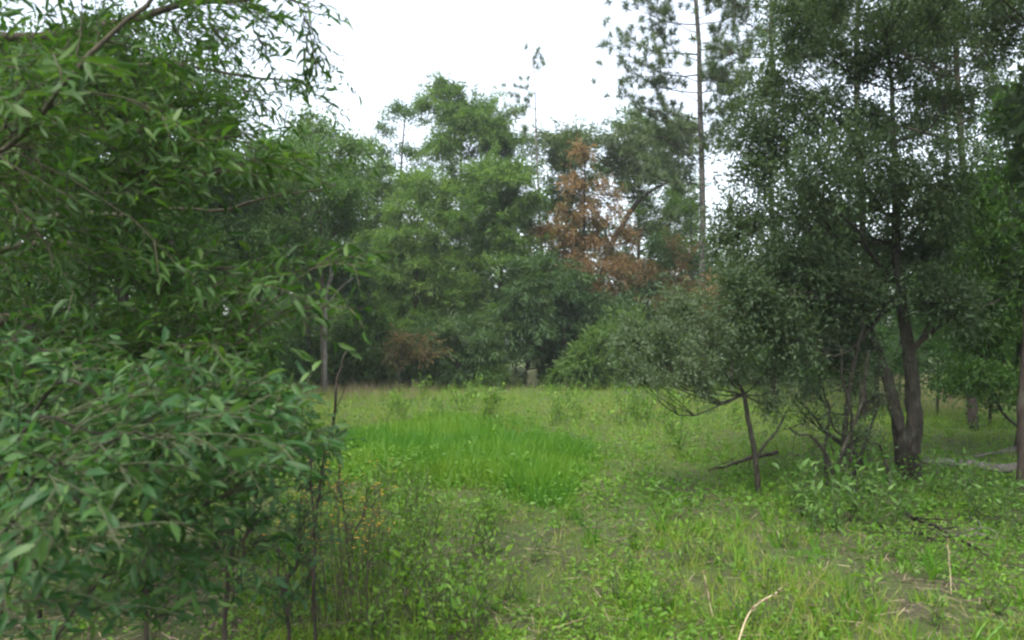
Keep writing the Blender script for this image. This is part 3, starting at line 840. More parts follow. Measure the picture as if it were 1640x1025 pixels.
# ------------------------------------------------------------------ near foliage on the left (sprays of single leaves)
LEAF_V = []
for k in range(6):
    rk = np.random.RandomState(100 + k)
    tv = T8[0].copy()
    tv[:, 2] *= .3 + 2.0 * rk.rand()
    tv[:, 2] += .10 * (rk.rand() - .5) * tv[:, 1] * 4 * tv[:, 0]
    tv[:, 1] += .05 * np.sin(tv[:, 0] * 4 + rk.rand() * 6) * (tv[:, 0] > .1)
    LEAF_V.append(tv)


class Sprays:
    """twigs with alternate leaves; collects single leaves so the largest become objects of their own"""
    def __init__(s, seed):
        s.rng = np.random.RandomState(seed)
        s.tw = Tubes()
        s.P, s.D, s.N, s.L, s.Wd, s.t = [], [], [], [], [], []

    def leafy(s, pts, L, wr, gap, t0, skip=.12):
        rng = s.rng
        pts = np.asarray(pts)
        seg = np.linalg.norm(np.diff(pts, axis=0), axis=1)
        cum = np.concatenate([[0], np.cumsum(seg)])
        tot = cum[-1]
        n = max(3, int(tot * (1 - skip) / gap))
        side = 1 if rng.rand() < .5 else -1
        for u in np.linspace(skip, 1, n):
            p = np.array([np.interp(u * tot, cum, pts[:, a]) for a in range(3)])
            q = np.array([np.interp(min(1, u + .05) * tot, cum, pts[:, a]) for a in range(3)])
            p0 = np.array([np.interp(max(0, u - .05) * tot, cum, pts[:, a]) for a in range(3)])
            tg = nrm(q - p0)
            sd = nrm(np.cross(tg, [0, 0, 1.0]) + rng.randn(3) * .35)
            ang = .35 if u > .97 else .75 + .35 * rng.rand()
            d = nrm(tg * math.cos(ang) + sd * side * math.sin(ang) + np.array([0, 0, -.10 + .42 * rng.randn()]))
            side = -side
            s.P.append(p); s.D.append(d); s.N.append(nrm(np.array([0, 0, 1.0]) + rng.randn(3) * .75))
            l = L * (.42 + .98 * rng.rand() ** 1.4)
            s.L.append(l); s.Wd.append(l * wr * (.8 + .4 * rng.rand())); s.t.append(np.clip(t0 + rng.randn() * .28, 0, 1))

    def spray(s, a, b, L=.07, wr=.28, n_side=6, side_len=.22, r=.004, gap=.022, sag=.08, t0=.5):
        rng = s.rng
        a, b = np.asarray(a, float), np.asarray(b, float)
        D = np.linalg.norm(b - a)
        mid = (a + b) / 2 + np.array([0, 0, sag * D]) + rng.randn(3) * .04 * D
        p = smooth_path([a, mid, b], 10, .006 * D, rng)
        s.tw.add(p, np.linspace(r, .0013, 10), 3)
        s.leafy(p[5:], L, wr, gap * 1.1, t0)
        for q in range(n_side):
            j = rng.randint(2, 9)
            tg = nrm(p[j + 1] - p[j - 1])
            sd = nrm(np.cross(tg, [0, 0, 1.0])) * (1 if q % 2 else -1)
            dr = nrm(tg * .8 + sd * (.5 + .4 * rng.rand()) + np.array([0, 0, rng.randn() * .35 + .08]))
            ln = side_len * (.5 + .8 * rng.rand())
            e = p[j] + dr * ln + np.array([0, 0, -.1 * ln])
            sp = smooth_path([p[j], (p[j] + e) / 2 + np.array([0, 0, .05 * ln]), e], 5)
            s.tw.add(sp, np.linspace(.0024, .001, 5), 3)
            s.leafy(sp, L, wr, gap, t0)

    def finish(s, root, base, mat, bark, name, n_obj=300):
        base = np.asarray(base, float)
        P, D, N_, L, Wd, t = map(np.array, (s.P, s.D, s.N, s.L, s.Wd, s.t))
        px = CX + P[:, 0] / P[:, 1] * F
        py = HY - (P[:, 2] - EYE) / P[:, 1] * F
        vis = (px > -10) & (px < 1650) & (py > -10) & (py < 1035) & (P[:, 1] > .8)
        size = np.where(vis, L / np.maximum(P[:, 1], .5), 0)
        order = np.argsort(-size)
        pick = order[:n_obj]
        pick = pick[size[pick] > 0]
        rest = np.setdiff1d(np.arange(len(P)), pick)
        lf = Leafer()
        for k in range(6):
            r_ = rest[rest % 6 == k]
            lf.add((LEAF_V[k], T8[1]), P[r_], D[r_], N_[r_], L[r_], Wd[r_], t[r_])
        obj('foliage', lf.mesh(name + '_foliage', base, True), mat, root, 'stuff')
        obj('twigs', s.tw.mesh(name + '_twigs', base), bark, root, 'stuff')
        ms = []
        for k in range(6):
            me = mesh_tris(name + '_leaf', LEAF_V[k], T8[1], np.full(8, .2 + .12 * k), True)
            me.materials.append(mat)
            ms.append(me)
        X = nrm(D); Y = nrm(np.cross(N_, X)); Z = np.cross(X, Y)
        for i in pick:
            k = int(np.clip(round((t[i] - .2) / .12), 0, 5))
            o = bpy.data.objects.new('leaf', ms[k])
            COL.objects.link(o)
            o.parent = root
            m = Matrix(((X[i][0] * L[i], Y[i][0] * Wd[i], Z[i][0] * L[i], P[i][0] - base[0]), (X[i][1] * L[i], Y[i][1] * Wd[i], Z[i][1] * L[i], P[i][1] - base[1]),
                        (X[i][2] * L[i], Y[i][2] * Wd[i], Z[i][2] * L[i], P[i][2] - base[2]), (0, 0, 0, 1)))
            o.matrix_basis = m
        return len(P)


def limb_net(root, base, limbs, bark, name, seg=8):
    pts = []
    for path, r0, r1 in limbs:
        p = smooth_path(path, 24, .012)
        pts.append(p)
        obj('limb', tube_mesh(name + '_limb', p, np.linspace(r0, r1, 24), seg, base, .03), bark, root)
    return np.concatenate(pts)


# --- the tree whose limbs reach in from the left
bA = np.array([-3.3, 3.9, 0.0])
A = thing('overhanging_tree', 'near tree reaching in from the left with long narrow green leaves', 'tree', bA)
obj('trunk', tube_mesh('overhanging_trunk', smooth_path([bA - [0, 0, .1], bA + [.1, 0, 1.5], bA + [.0, .05, 3], bA + [.1, 0, 5.4]], 16, .01), np.linspace(.16, .05, 16), 14, bA, .05), M['bark'], A)
limbsA = [([bA + [0, 0, 1.2], W(-90, 330, 2.9), W(0, 248, 2.7), W(120, 128, 2.6), W(240, -5, 2.6), W(330, -120, 2.7)], .012, .006),
          ([bA + [0, 0, 1.9], W(-40, 300, 3.6), W(110, 285, 3.5), W(230, 292, 3.4), W(330, 272, 3.3)], .02, .004),
          ([bA + [0, 0, 2.1], W(20, 240, 3.9), W(130, 205, 3.8), W(280, 215, 3.7), W(400, 222, 3.6)], .02, .004),
          ([bA + [0, 0, 1.4], W(-20, 420, 4.2), W(80, 390, 4.0), W(200, 412, 3.8), W(330, 430, 3.6), W(480, 425, 3.4)], .02, .003),
          ([bA + [0, 0, 1.2], W(0, 520, 4.0), W(100, 520, 3.8), W(180, 512, 3.7), W(230, 480, 3.5)], .035, .008),
          ([bA + [0, 0, .9], W(0, 610, 3.6), W(130, 600, 3.3), W(260, 585, 3.2), W(380, 560, 3.1)], .02, .004),
          ([bA + [0, 0, 3.1], W(60, 60, 4.2), W(250, 20, 4.1), W(420, 0, 4.0), W(500, 10, 3.8)], .03, .004),
          ([bA + [0, 0, 3.6], W(60, -80, 4.2), W(250, -120, 4.0), W(450, -120, 3.8)], .03, .006),
          ([bA + [0, 0, 2.6], W(40, 130, 5.0), W(200, 110, 4.9), W(380, 120, 4.8), W(500, 140, 4.6)], .025, .004),
          ([bA + [0, 0, 1.8], W(50, 350, 5.2), W(200, 340, 5.0), W(380, 330, 4.8), W(540, 290, 4.6)], .025, .004)]
lfA = Leafer()  # extra crown above the view, added to darken the lower left
rA = np.random.RandomState(210)
for c in [(-3.6, 3.2, 4.6), (-2.6, 2.4, 4.8), (-4.4, 4.4, 5.0), (-2.2, 3.6, 5.3), (-3.4, 1.8, 4.4), (-4.6, 2.6, 4.4), (-1.6, 2.6, 5.4), (-2.9, 4.8, 5.6), (-4.0, 1.0, 4.2)]:
    C_, K_ = clump_tufts(rA, (np.array(c), np.array([.95, .95, .5])), 70)
    tuft_leaves(lfA, rA, C_, K_, 'long', 1.0, 1.1, .5)
obj('crown', lfA.mesh('overhanging_crown', bA), M['near'], A, 'stuff')
netA = limb_net(A, bA, limbsA, M['twig'], 'overhanging')
SA = Sprays(201)
ra = SA.rng
tgtA = [(60, 40, 90, 60, 3.2, 11), (180, 60, 90, 60, 3.6, 12), (300, 60, 80, 60, 3.9, 11), (60, 150, 90, 60, 2.6, 11), (180, 170, 90, 60, 3.2, 13), (300, 170, 80, 60, 3.6, 12), (60, 280, 90, 60, 3.0, 13), (180, 270, 90, 60, 3.3, 13),
        (300, 270, 90, 50, 3.4, 12), (400, 260, 60, 50, 3.6, 7), (60, 380, 90, 60, 3.6, 12), (180, 370, 90, 50, 3.6, 11), (290, 360, 70, 50, 3.8, 8), (60, 470, 80, 40, 3.4, 8), (190, 460, 80, 40, 3.2, 9), (300, 450, 70, 40, 3.2, 7),
        (390, 420, 50, 30, 3.4, 4), (390, 60, 50, 60, 4.2, 6), (400, 170, 50, 40, 4.4, 5), (470, 25, 45, 18, 3.6, 3), (485, 118, 40, 20, 3.8, 3), (490, 150, 40, 25, 4.4, 2), (450, 190, 40, 30, 4.4, 3), (560, 275, 30, 30, 3.4, 1.5),
        (500, 285, 40, 30, 3.8, 3), (560, 405, 40, 20, 3.2, 1.2), (580, 490, 20, 16, 3.0, 1), (470, 400, 40, 20, 3.3, 2), (470, 500, 40, 30, 3.2, 2), (370, 500, 50, 40, 3.2, 4), (120, 540, 100, 40, 3.4, 9), (250, 540, 90, 40, 3.2, 9), (60, 590, 90, 40, 3.0, 8), (200, 600, 90, 40, 3.0, 8), (330, 580, 80, 40, 3.0, 8), (400, 540, 50, 40, 3.2, 4), (420, 470, 50, 40, 3.4, 4), (30, 520, 60, 50, 3.2, 6), (20, -60, 120, 40, 3, 5), (200, -70, 120, 40, 3.6, 7)]
for x, y, w, h, d, n in tgtA:
    for k in range(max(1, int(round(n * 1.25)))):
        e = W(x + ra.uniform(-1, 1) * w, y + ra.uniform(-1, 1) * h, d + ra.randn() * .35)
        c = netA + np.array([.28, 0, .02])
        j = int(np.argmin(np.linalg.norm(c - e, axis=1) + ra.rand(len(c)) * .25))
        a = netA[j]
        SA.spray(a, e, L=.062, wr=.27, n_side=5, side_len=.20, gap=.021, sag=.06, t0=.55 if y < 330 else .4, r=.0035)
nA = SA.finish(A, bA, M['near'], M['twig'], 'overhanging')

# --- the shrub below it, nearer, with larger bluish leaves
bB = np.array([-1.75, 2.1, 0.0])
B = thing('near_shrub', 'near shrub at lower left with large bluish green leaves', 'shrub', bB)
limbsB = [([bB + [0, 0, -.05], bB + [.1, .1, .55], W(60, 640, 2.3), W(200, 655, 2.3), W(380, 640, 2.35)], .009, .003),
          ([bB + [.05, .05, -.05], bB + [.1, 0, .5], W(0, 720, 2.0), W(160, 690, 2.0), W(330, 660, 2.0)], .008, .003),
          ([bB + [0, 0, .0], bB + [.1, -.1, .5], W(40, 790, 1.9), W(120, 745, 1.85), W(250, 700, 1.8)], .0075, .003),
          ([bB + [.1, 0, -.05], bB + [.2, 0, .4], W(60, 815, 2.1), W(160, 830, 2.1), W(330, 820, 2.2)], .0075, .003),
          ([bB + [-.05, 0, -.05], bB + [-.1, .1, .7], W(-20, 560, 2.6), W(120, 585, 2.6), W(280, 600, 2.7)], .008, .003),
          ([bB + [.15, .1, -.05], bB + [.25, .1, .35], W(170, 900, 2.3), W(270, 840, 2.3), W(360, 790, 2.3)], .007, .003)]
netB = limb_net(B, bB, limbsB, M['bark'], 'near_shrub', 6)
SB = Sprays(202)
rb = SB.rng
tgtB = [(60, 620, 90, 40, 2.4, 8), (180, 620, 80, 40, 2.3, 8), (300, 620, 80, 36, 2.4, 7), (400, 640, 60, 36, 2.4, 7), (460, 690, 60, 46, 2.5, 7), (440, 620, 50, 26, 2.6, 3), (510, 700, 40, 40, 2.7, 5), (470, 640, 40, 30, 2.7, 3), (530, 690, 24, 30, 2.8, 2), (120, 860, 90, 50, 2.0, 4), (300, 900, 60, 50, 2.3, 3), (220, 960, 120, 50, 2.4, 5), (60, 980, 60, 40, 2.2, 3), (420, 770, 50, 40, 2.4, 5), (340, 880, 50, 40, 2.4, 3), (60, 700, 90, 50, 2.1, 8), (180, 710, 80, 50, 2.0, 8), (300, 700, 80, 50, 2.0, 7), (390, 720, 50, 40, 2.1, 3),
        (60, 790, 80, 50, 1.9, 7), (170, 800, 80, 50, 1.9, 7), (290, 810, 60, 50, 2.0, 5), (40, 880, 60, 40, 1.8, 3), (150, 880, 70, 40, 1.9, 3), (250, 880, 50, 40, 2.1, 2), (40, 560, 70, 30, 2.6, 4), (160, 560, 70, 30, 2.6, 4), (60, 950, 60, 40, 1.8, 2), (180, 960, 40, 40, 1.8, 1), (350, 680, 50, 30, 2.3, 3)]
for x, y, w, h, d, n in tgtB:
    for k in range(int(n * 1.3)):
        e = W(x + rb.uniform(-1, 1) * w, y + rb.uniform(-1, 1) * h, d + rb.randn() * .2)
        c = netB + np.array([.2, 0, .12])
        j = int(np.argmin(np.linalg.norm(c - e, axis=1) + rb.rand(len(c)) * .15))
        SB.spray(netB[j], e, L=.050, wr=.33, n_side=4, side_len=.15, gap=.0185, sag=.05, t0=.5, r=.003)
nB = SB.finish(B, bB, M['near_blue'], M['twig_pale'], 'near_shrub')
print("near leaves", nA, nB)


# --- saplings with dark stems in the lower left
def sapling(name, label, foot, stems, tg, seed, mat, L=.05, wr=.4, bark='bark_dark', n_side=3, n_obj=60, r=.010, gap=.024):
    S = Sprays(seed)
    rs = S.rng
    base = np.asarray(foot, float)
    root = thing(name, label, 'sapling', base)
    pts = []
    for st in stems:
        p = smooth_path(st, 16, .006, rs)
        pts.append(p[4:])
        obj('stem', tube_mesh(name + '_stem', p, np.linspace(r, r * .35, 16), 7, base, .04), M[bark], root)
    net = np.concatenate(pts)
    for x, y, w, h, d, n in tg:
        for k in range(n):
            e = W(x + rs.uniform(-1, 1) * w, y + rs.uniform(-1, 1) * h, d + rs.randn() * .12)
            j = int(np.argmin(np.linalg.norm(net - (e - [0, 0, .06]), axis=1) + rs.rand(len(net)) * .1))
            S.spray(net[j], e, L=L, wr=wr, n_side=n_side, side_len=.11, gap=gap, sag=.04, t0=.45, r=.0028)
    S.finish(root, base, M[mat], M[bark], name, n_obj)
    return root


d = 3.0
f = np.array([(362 - CX) / F * d, d, 0.])
sapling('sapling', 'young dark stemmed sapling with rounded leaves at the lower left', f, [[f - [0, 0, .05], W(364, 950, d), W(366, 905, d), W(372, 800, d)], [W(366, 905, d), W(392, 880, d), W(410, 800, d)], [W(366, 910, d), W(345, 880, d), W(330, 850, d)]],
        [(380, 830, 50, 30, d, 7), (420, 800, 40, 30, d, 4), (350, 860, 40, 25, d, 4), (430, 860, 30, 30, d, 5), (400, 760, 30, 30, d, 5), (360, 800, 60, 40, d, 6), (330, 900, 40, 30, d, 4), (400, 920, 40, 40, d, 4), (350, 970, 40, 40, d, 3)], 301, 'near_blue')
d = 3.4
f = np.array([(462 - CX) / F * d, d, 0.])
sapling('sapling', 'thin dark twiggy sapling right of the dark stemmed sapling', f, [[f - [0, 0, .05], W(465, 980, d), W(452, 935, d), W(445, 880, d)], [W(456, 950, d), W(475, 900, d), W(480, 850, d)]],
        [(450, 860, 30, 20, d, 3), (480, 840, 26, 20, d, 3), (440, 920, 30, 30, d, 4), (490, 900, 30, 30, d, 4), (470, 980, 30, 30, d, 4), (500, 800, 24, 30, d, 3)], 302, 'near_blue', .04, .42)
d = 4.2
f = np.array([(506 - CX) / F * d, d, 0.])
sapling('sapling', 'leafy sapling standing before the bright grass at left', f, [[f - [0, 0, .05], W(504, 880, d), W(500, 780, d), W(497, 700, d)], [W(503, 860, d), W(515, 760, d), W(530, 690, d)]],
        [(490, 740, 30, 30, d, 5), (520, 720, 26, 40, d, 5), (470, 720, 24, 30, d, 4), (510, 780, 34, 24, d, 4), (500, 960, 30, 40, d, 5), (500, 860, 34, 30, d, 5), (460, 780, 30, 40, d, 5), (535, 690, 14, 24, d, 2)], 303, 'near_blue', .05, .36)
d = 5.2
f = np.array([(560 - CX) / F * d, d, 0.])
sapling('sapling', 'pale green bushy sapling at the corner of bright grass', f, [[f - [0, 0, .05], W(556, 860, d), W(545, 760, d), W(540, 690, d)], [W(556, 880, d), W(580, 830, d), W(590, 780, d)]],
        [(540, 720, 20, 34, d, 4), (560, 790, 40, 30, d, 5), (520, 800, 30, 30, d, 4), (600, 800, 24, 20, d, 3)], 304, 'herb', .05, .34, n_obj=30)
d = 2.5
f = np.array([(240 - CX) / F * d, d, 0.])
sapling('sapling', 'low leafy sprout in shade under the near shrub', f, [[f - [0, 0, .05], W(232, 1000, d), W(228, 930, d), W(240, 880, d)]],
        [(230, 920, 40, 40, d, 4), (260, 960, 40, 30, d, 3), (300, 930, 40, 40, d + .3, 3)], 305, 'near_blue', .06, .36, n_obj=30)


# ------------------------------------------------------------------ grass, herbs and litter
def field(n, d0, d1, spread, rng, power=1.0):
    """points whose areal density falls with distance"""
    u = rng.rand(n)
    y = d0 * (d1 / d0) ** u
    x = (rng.rand(n) * 2 - 1) * (spread * y + .8)
    return x, y


def bright_mask(x, y):
    px = CX + x / y * F
    py = HY + EYE * F / y
    e = ((px - 750) / 195) ** 2 + ((py - 732) / 48) ** 2
    e2 = ((px - 630) / 100) ** 2 + ((py - 718) / 28) ** 2
    e3 = ((px - 880) / 80) ** 2 + ((py - 778) / 34) ** 2 + .45
    return np.minimum(np.minimum(e, e2), e3)


def patch(x, y, o=0.0):
    """how grassy the ground is, 0 bare litter to 1"""
    a = vnoise(x + o, y, 1.3, 21) * .6 + vnoise(x + o, y, .45, 22) * .4
    g = np.clip((a - .42) / .2, 0, 1)
    px = CX + x / y * F
    bare_right = np.clip((px - 1080) / 260, 0, 1) * np.clip((9.5 - y) / 2, 0, 1)
    bare_left = np.clip((470 - px) / 120, 0, 1) * np.clip((8 - y) / 2, 0, 1)
    return np.clip(g + .24 + .2 * np.clip((y - 6) / 4, 0, 1) - .22 * bare_right - 1.0 * bare_left, 0, 1)


def blades(name, label, pts, heights, per, wid, lean, mat, rng, tint, cat='grass', spread=.03):
    x, y = pts
    n = len(x)
    X = np.repeat(x, per) + rng.randn(n * per) * spread
    Y = np.repeat(y, per) + rng.randn(n * per) * spread
    H = np.repeat(heights, per) * (.55 + .6 * rng.rand(n * per))
    P = np.stack([X, Y, ground_z(X, Y) - .01], -1)
    D = nrm(np.stack([rng.randn(n * per) * lean, rng.randn(n * per) * lean, np.ones(n * per)], -1))
    Nn = nrm(rng.randn(n * per, 3) * np.array([1, 1, .2]))
    lf = Leafer()
    lf.add(TB, P, D, Nn, H, wid * (.7 + .6 * rng.rand(n * per)), np.clip(np.repeat(tint, per) + rng.randn(n * per) * .12, 0, 1))
    o = obj(name, lf.mesh(name), M[mat], None, 'stuff')
    o['label'] = label
    o['category'] = cat
    return o


rg = np.random.RandomState(77)
# bright tall grass
x, y = field(75000, 6.0, 26, .7, rg)
e = bright_mask(x, y) + (vnoise(x, y, 1.3, 31) - .5) * 1.6 + (vnoise(x, y, .4, 32) - .5) * 1.0
k = rg.rand(len(x)) < np.clip((1.75 - e) * .75, 0, 1) ** 1.6
x, y, e = x[k], y[k], e[k]
blades('tall_grass', 'bright green tall grass patch in the middle of the clearing', (x, y), np.clip(.07 + .17 * np.clip(1.7 - e, 0, 1.5), 0, .30), 6, .0105, .36, 'grass', rg, .05 + .55 * vnoise(x, y, 1.1, 33) + .4 * vnoise(x, y, .25, 34))
# meadow grass all over the clearing
x, y = field(38000, 3.0, 33, .82, rg)
g = patch(x, y)
far = np.clip((y - 9) / 8, 0, 1)
k = rg.rand(len(x)) < np.clip(g ** 1.6 * .75 + .4 * far, 0, 1)
x, y, far = x[k], y[k], far[k]
hgt = .04 + .12 * rg.rand(len(x)) ** 3 + far * (.12 + .22 * vnoise(x, y, 1.7, 41)) + .06 * (vnoise(x, y, .8, 42) > .62)
straw = .32 + .45 * (vnoise(x, y, 2.2, 43) - .35) + .10 * far + .35 * (rg.rand(len(x)) < .10)
blades('meadow_grass', 'short yellowish meadow grass over the clearing floor', (x, y), hgt, 4, .006, .42, 'meadow', rg, straw)
# coarser tussocks near the camera
x, y = field(1500, 3.0, 13, .82, rg)
k = rg.rand(len(x)) < patch(x, y, 9.0) * .8
x, y = x[k], y[k]
blades('grass_tussocks', 'coarse green grass tussocks dotted over the near ground', (x, y), .09 + .16 * rg.rand(len(x)) ** 1.5, 16, .009, .5, 'grass', rg, .3 + .6 * rg.rand(len(x)), spread=.022)
# brown dry grass along the wood edge
x, y = field(11000, 17, 33, .8, rg)
px = CX + x / y * F
w = np.exp(-((px - 560) / 110) ** 2) * np.clip((y - 19) / 4, 0, 1) + .8 * np.exp(-((px - 1520) / 120) ** 2) * np.clip((y - 15) / 4, 0, 1) + .10 * np.clip((y - 22) / 5, 0, 1)
k = rg.rand(len(x)) < w
x, y = x[k], y[k]
blades('dry_grass', 'brown dry grass standing along the wood edge', (x, y), .22 + .35 * rg.rand(len(x)), 5, .009, .2, 'straw', rg, .3 + .4 * rg.rand(len(x)), spread=.08)


# small broad leaved ground cover
def cover(name, label, x, y, per, L, wr, hmax, mat, rng, tint, cat='ground cover', flat=.5, sp=.045):
    n = len(x)
    X = np.repeat(x, per) + rng.randn(n * per) * sp
    Y = np.repeat(y, per) + rng.randn(n * per) * sp
    Z = ground_z(X, Y) + rng.rand(n * per) * np.repeat(hmax, per)
    D = nrm(rng.randn(n * per, 3) * np.array([1, 1, .35]) + np.array([0, 0, .25]))
    Nn = nrm(np.array([0, 0, 1.]) + rng.randn(n * per, 3) * flat)
    l = np.repeat(L * (.7 + .6 * rng.rand(n)), per) * (.7 + .6 * rng.rand(n * per))
    lf = Leafer()
    lf.add(T4, np.stack([X, Y, Z], -1), D, Nn, l, l * wr, np.clip(np.repeat(tint, per) + rng.randn(n * per) * .13, 0, 1))
    o = obj(name, lf.mesh(name), M[mat], None, 'stuff')
    o['label'] = label
    o['category'] = cat
    return o


x, y = field(22500, 2.9, 24, .82, rg)
g = patch(x, y, 3.3)
k = rg.rand(len(x)) < g * .9
x, y = x[k], y[k]
cover('ground_cover', 'small broad leaved green herbs carpeting the clearing', x, y, 7, .032, .5, .04 + .10 * vnoise(x, y, .9, 51) * np.clip(y / 6, .4, 1.6), 'herb', rg, .2 + .6 * vnoise(x, y, .7, 52))
x, y = field(13000, 7, 31, .82, rg)
k = rg.rand(len(x)) < np.clip(.25 + vnoise(x, y, 1.6, 61), 0, 1) * np.clip(bright_mask(x, y) - .1, 0.3, 1)
x, y = x[k], y[k]
cover('meadow_herbs', 'taller leafy herbs mixed through the far half of the meadow', x, y, 8, .05, .42, .10 + .34 * vnoise(x, y, 1.1, 62) ** 1.5, 'herb', rg, .1 + .7 * vnoise(x, y, .9, 63), 'herbs', .6, .07)
x, y = field(14000, 2.6, 14, .85, rg)
k = rg.rand(len(x)) < (1.1 - patch(x, y)) * .9
x, y = x[k], y[k]
cover('leaf_litter', 'brown fallen leaves and needles on bare ground', x, y, 3, .030, .36, np.full(len(x), .02), 'litter', rg, rg.rand(len(x)), 'leaf litter', .35, .09)
x, y = field(7500, 2.6, 14, .85, rg)
n = len(x)
lf = Leafer()
a = rg.rand(n) * 6.28
lf.add(TN, np.stack([x, y, ground_z(x, y) + .012 + .02 * rg.rand(n)], -1), np.stack([np.cos(a), np.sin(a), rg.randn(n) * .12], -1), nrm(rg.randn(n, 3) * .2 + [0, 0, 1]), .1 + .2 * rg.rand(n), .004 + .004 * rg.rand(n), rg.rand(n))
o = obj('straw_litter', lf.mesh('straw_litter'), M['straw'], None, 'stuff')
o['label'] = 'pale dry stalks scattered flat over the ground'
o['category'] = 'straw litter'


# ------------------------------------------------------------------ single weeds
def weed_proto(seed, nst, h, L, wr, mat, label, group, name='weed', stem_mat='twig_pale', lean=.28, gap=.03):
    rs = np.random.RandomState(seed)
    root = thing(name, label, 'weed', (0, 0, 0), group)
    S = Sprays(seed + 1)
    S.rng = rs
    for k in range(nst):
        hh = h * (.6 + .5 * rs.rand())
        a = np.array([rs.randn() * .03, rs.randn() * .03, -.02])
        e = np.array([rs.randn() * lean * hh, rs.randn() * lean * hh, hh])
        p = smooth_path([a, (a + e) / 2 + rs.randn(3) * .03, e], 8)
        obj('stem', tube_mesh(name + '_stem', p, np.linspace(.0045, .0015, 8), 5, (0, 0, 0)), M[stem_mat], root)
        if L:
            S.leafy(p, L, wr, gap, .5, .2)
            for q in range(3):
                b = p[rs.randint(2, 7)]
                e2 = b + nrm(np.array([rs.randn(), rs.randn(), .8])) * h * .25
                S.tw.add([b, (b + e2) / 2, e2], [.002, .0015, .001], 3)
                S.leafy([b, (b + e2) / 2, e2], L * .8, wr, gap * .8, .55, .2)
    if len(S.P):
        P, D, N_, Lq, Wd, t = map(np.array, (S.P, S.D, S.N, S.L, S.Wd, S.t))
        lf = Leafer()
        lf.add(T8, P, D, N_, Lq, Wd, t)
        obj('foliage', lf.mesh(name + '_foliage', (0, 0, 0), True), M[mat], root, 'stuff')
    if S.tw.n:
        obj('twigs', S.tw.mesh(name + '_twigs'), M[stem_mat], root, 'stuff')
    return root


ORD = 'first second third fourth fifth sixth seventh eighth ninth tenth eleventh twelfth thirteenth fourteenth fifteenth sixteenth seventeenth eighteenth nineteenth twentieth'.split()


def order_labels(objs, stem):
    """things of a short row: each label says its order from the left"""
    objs = sorted(objs, key=lambda o: o.location.x / o.location.y)
    for i, o in enumerate(objs):
        o['label'] = stem + (', leftmost of them' if i == 0 else ', rightmost of them' if i == len(objs) - 1 else ', ' + ORD[i] + ' from the left')


def scatter(protos, spots, seed, s0=.8, s1=1.25, order=None):
    made = []
    rs = np.random.RandomState(seed)
    for i, (px, py) in enumerate(spots):
        g = G(px, py)
        g[2] = float(ground_z(g[0], g[1])) - .01
        p = protos[i % len(protos)]
        if i < len(protos):
            p.location = g; p.rotation_euler = (0, 0, rs.rand() * 6.28)
            s = rs.uniform(s0, s1); p.scale = (s, s, s)
            made.append(p)
        else:
            made.append(copy_tree(p, g, rs.rand() * 6.28, rs.uniform(s0, s1)))
    if order:
        order_labels(made, order)
    return made


rs = np.random.RandomState(9)
sp = [(rs.uniform(560, 790), rs.uniform(850, 1060)) for _ in range(38)] + [(rs.uniform(590, 720), rs.uniform(790, 880)) for _ in range(12)]
scatter([weed_proto(401 + k, 4, .38, .045, .42, 'herb', 'knee-high leafy green weed in the dense patch at lower centre left', 'leafy weeds at lower centre left') for k in range(4)], sp, 1)
sp = [(1010, 930), (985, 960), (1060, 985), (1090, 905), (1240, 960), (1400, 985), (1250, 880), (1150, 905), (920, 1000), (1500, 1010), (1330, 1000), (860, 900), (1190, 1010), (960, 1030), (1420, 900), (1540, 930), (1585, 990), (820, 960), (1020, 880)]
scatter([weed_proto(421 + k, 5, .24, .05, .34, 'herb', 'short leafy weed alone on open ground at the lower right', 'short weeds on open ground') for k in range(3)], sp, 2, order='short leafy weed on open near ground')
sp = [(1290, 830), (1325, 815), (1360, 835), (1400, 820), (1340, 850), (1390, 855), (1300, 855), (1430, 850), (1270, 815), (1420, 800), (1370, 805)]
scatter([weed_proto(441 + k, 6, .42, .075, .36, 'lime', 'bright leafy forb at the foot of the thin stemmed thicket', 'leafy forbs under the thicket') for k in range(3)], sp, 3, order='bright leafy forb at the thicket foot')
sp = [(1560, 835), (1600, 845), (1530, 815), (1620, 820), (1580, 805), (1630, 870), (1500, 790), (1550, 790)]
scatter([weed_proto(461 + k, 6, .36, .06, .4, 'lime', 'low leafy forb growing before the fallen log', 'leafy forbs by fallen log') for k in range(2)], sp, 4, order='low leafy forb by the fallen log')
sp = [(rs.uniform(600, 1180), rs.uniform(640, 690)) for _ in range(26)] + [(880, 640), (640, 665), (1090, 740), (1085, 720), (1180, 690), (1040, 690)]
scatter([weed_proto(481 + k, 6, .6, .07, .36, 'herb', 'tall leafy weed standing in the far half of the clearing', 'weeds in far clearing') for k in range(3)], sp, 5)[26]['label'] = 'bright leafy weed standing below the far pale stump'


# yellow flowered dry stalks
M['yellow'] = leaf_mat("yellow_petal", [(.45, .22, .02), (.6, .33, .03), (.7, .45, .05)], .6, .3, .3, (1, 1, .6))


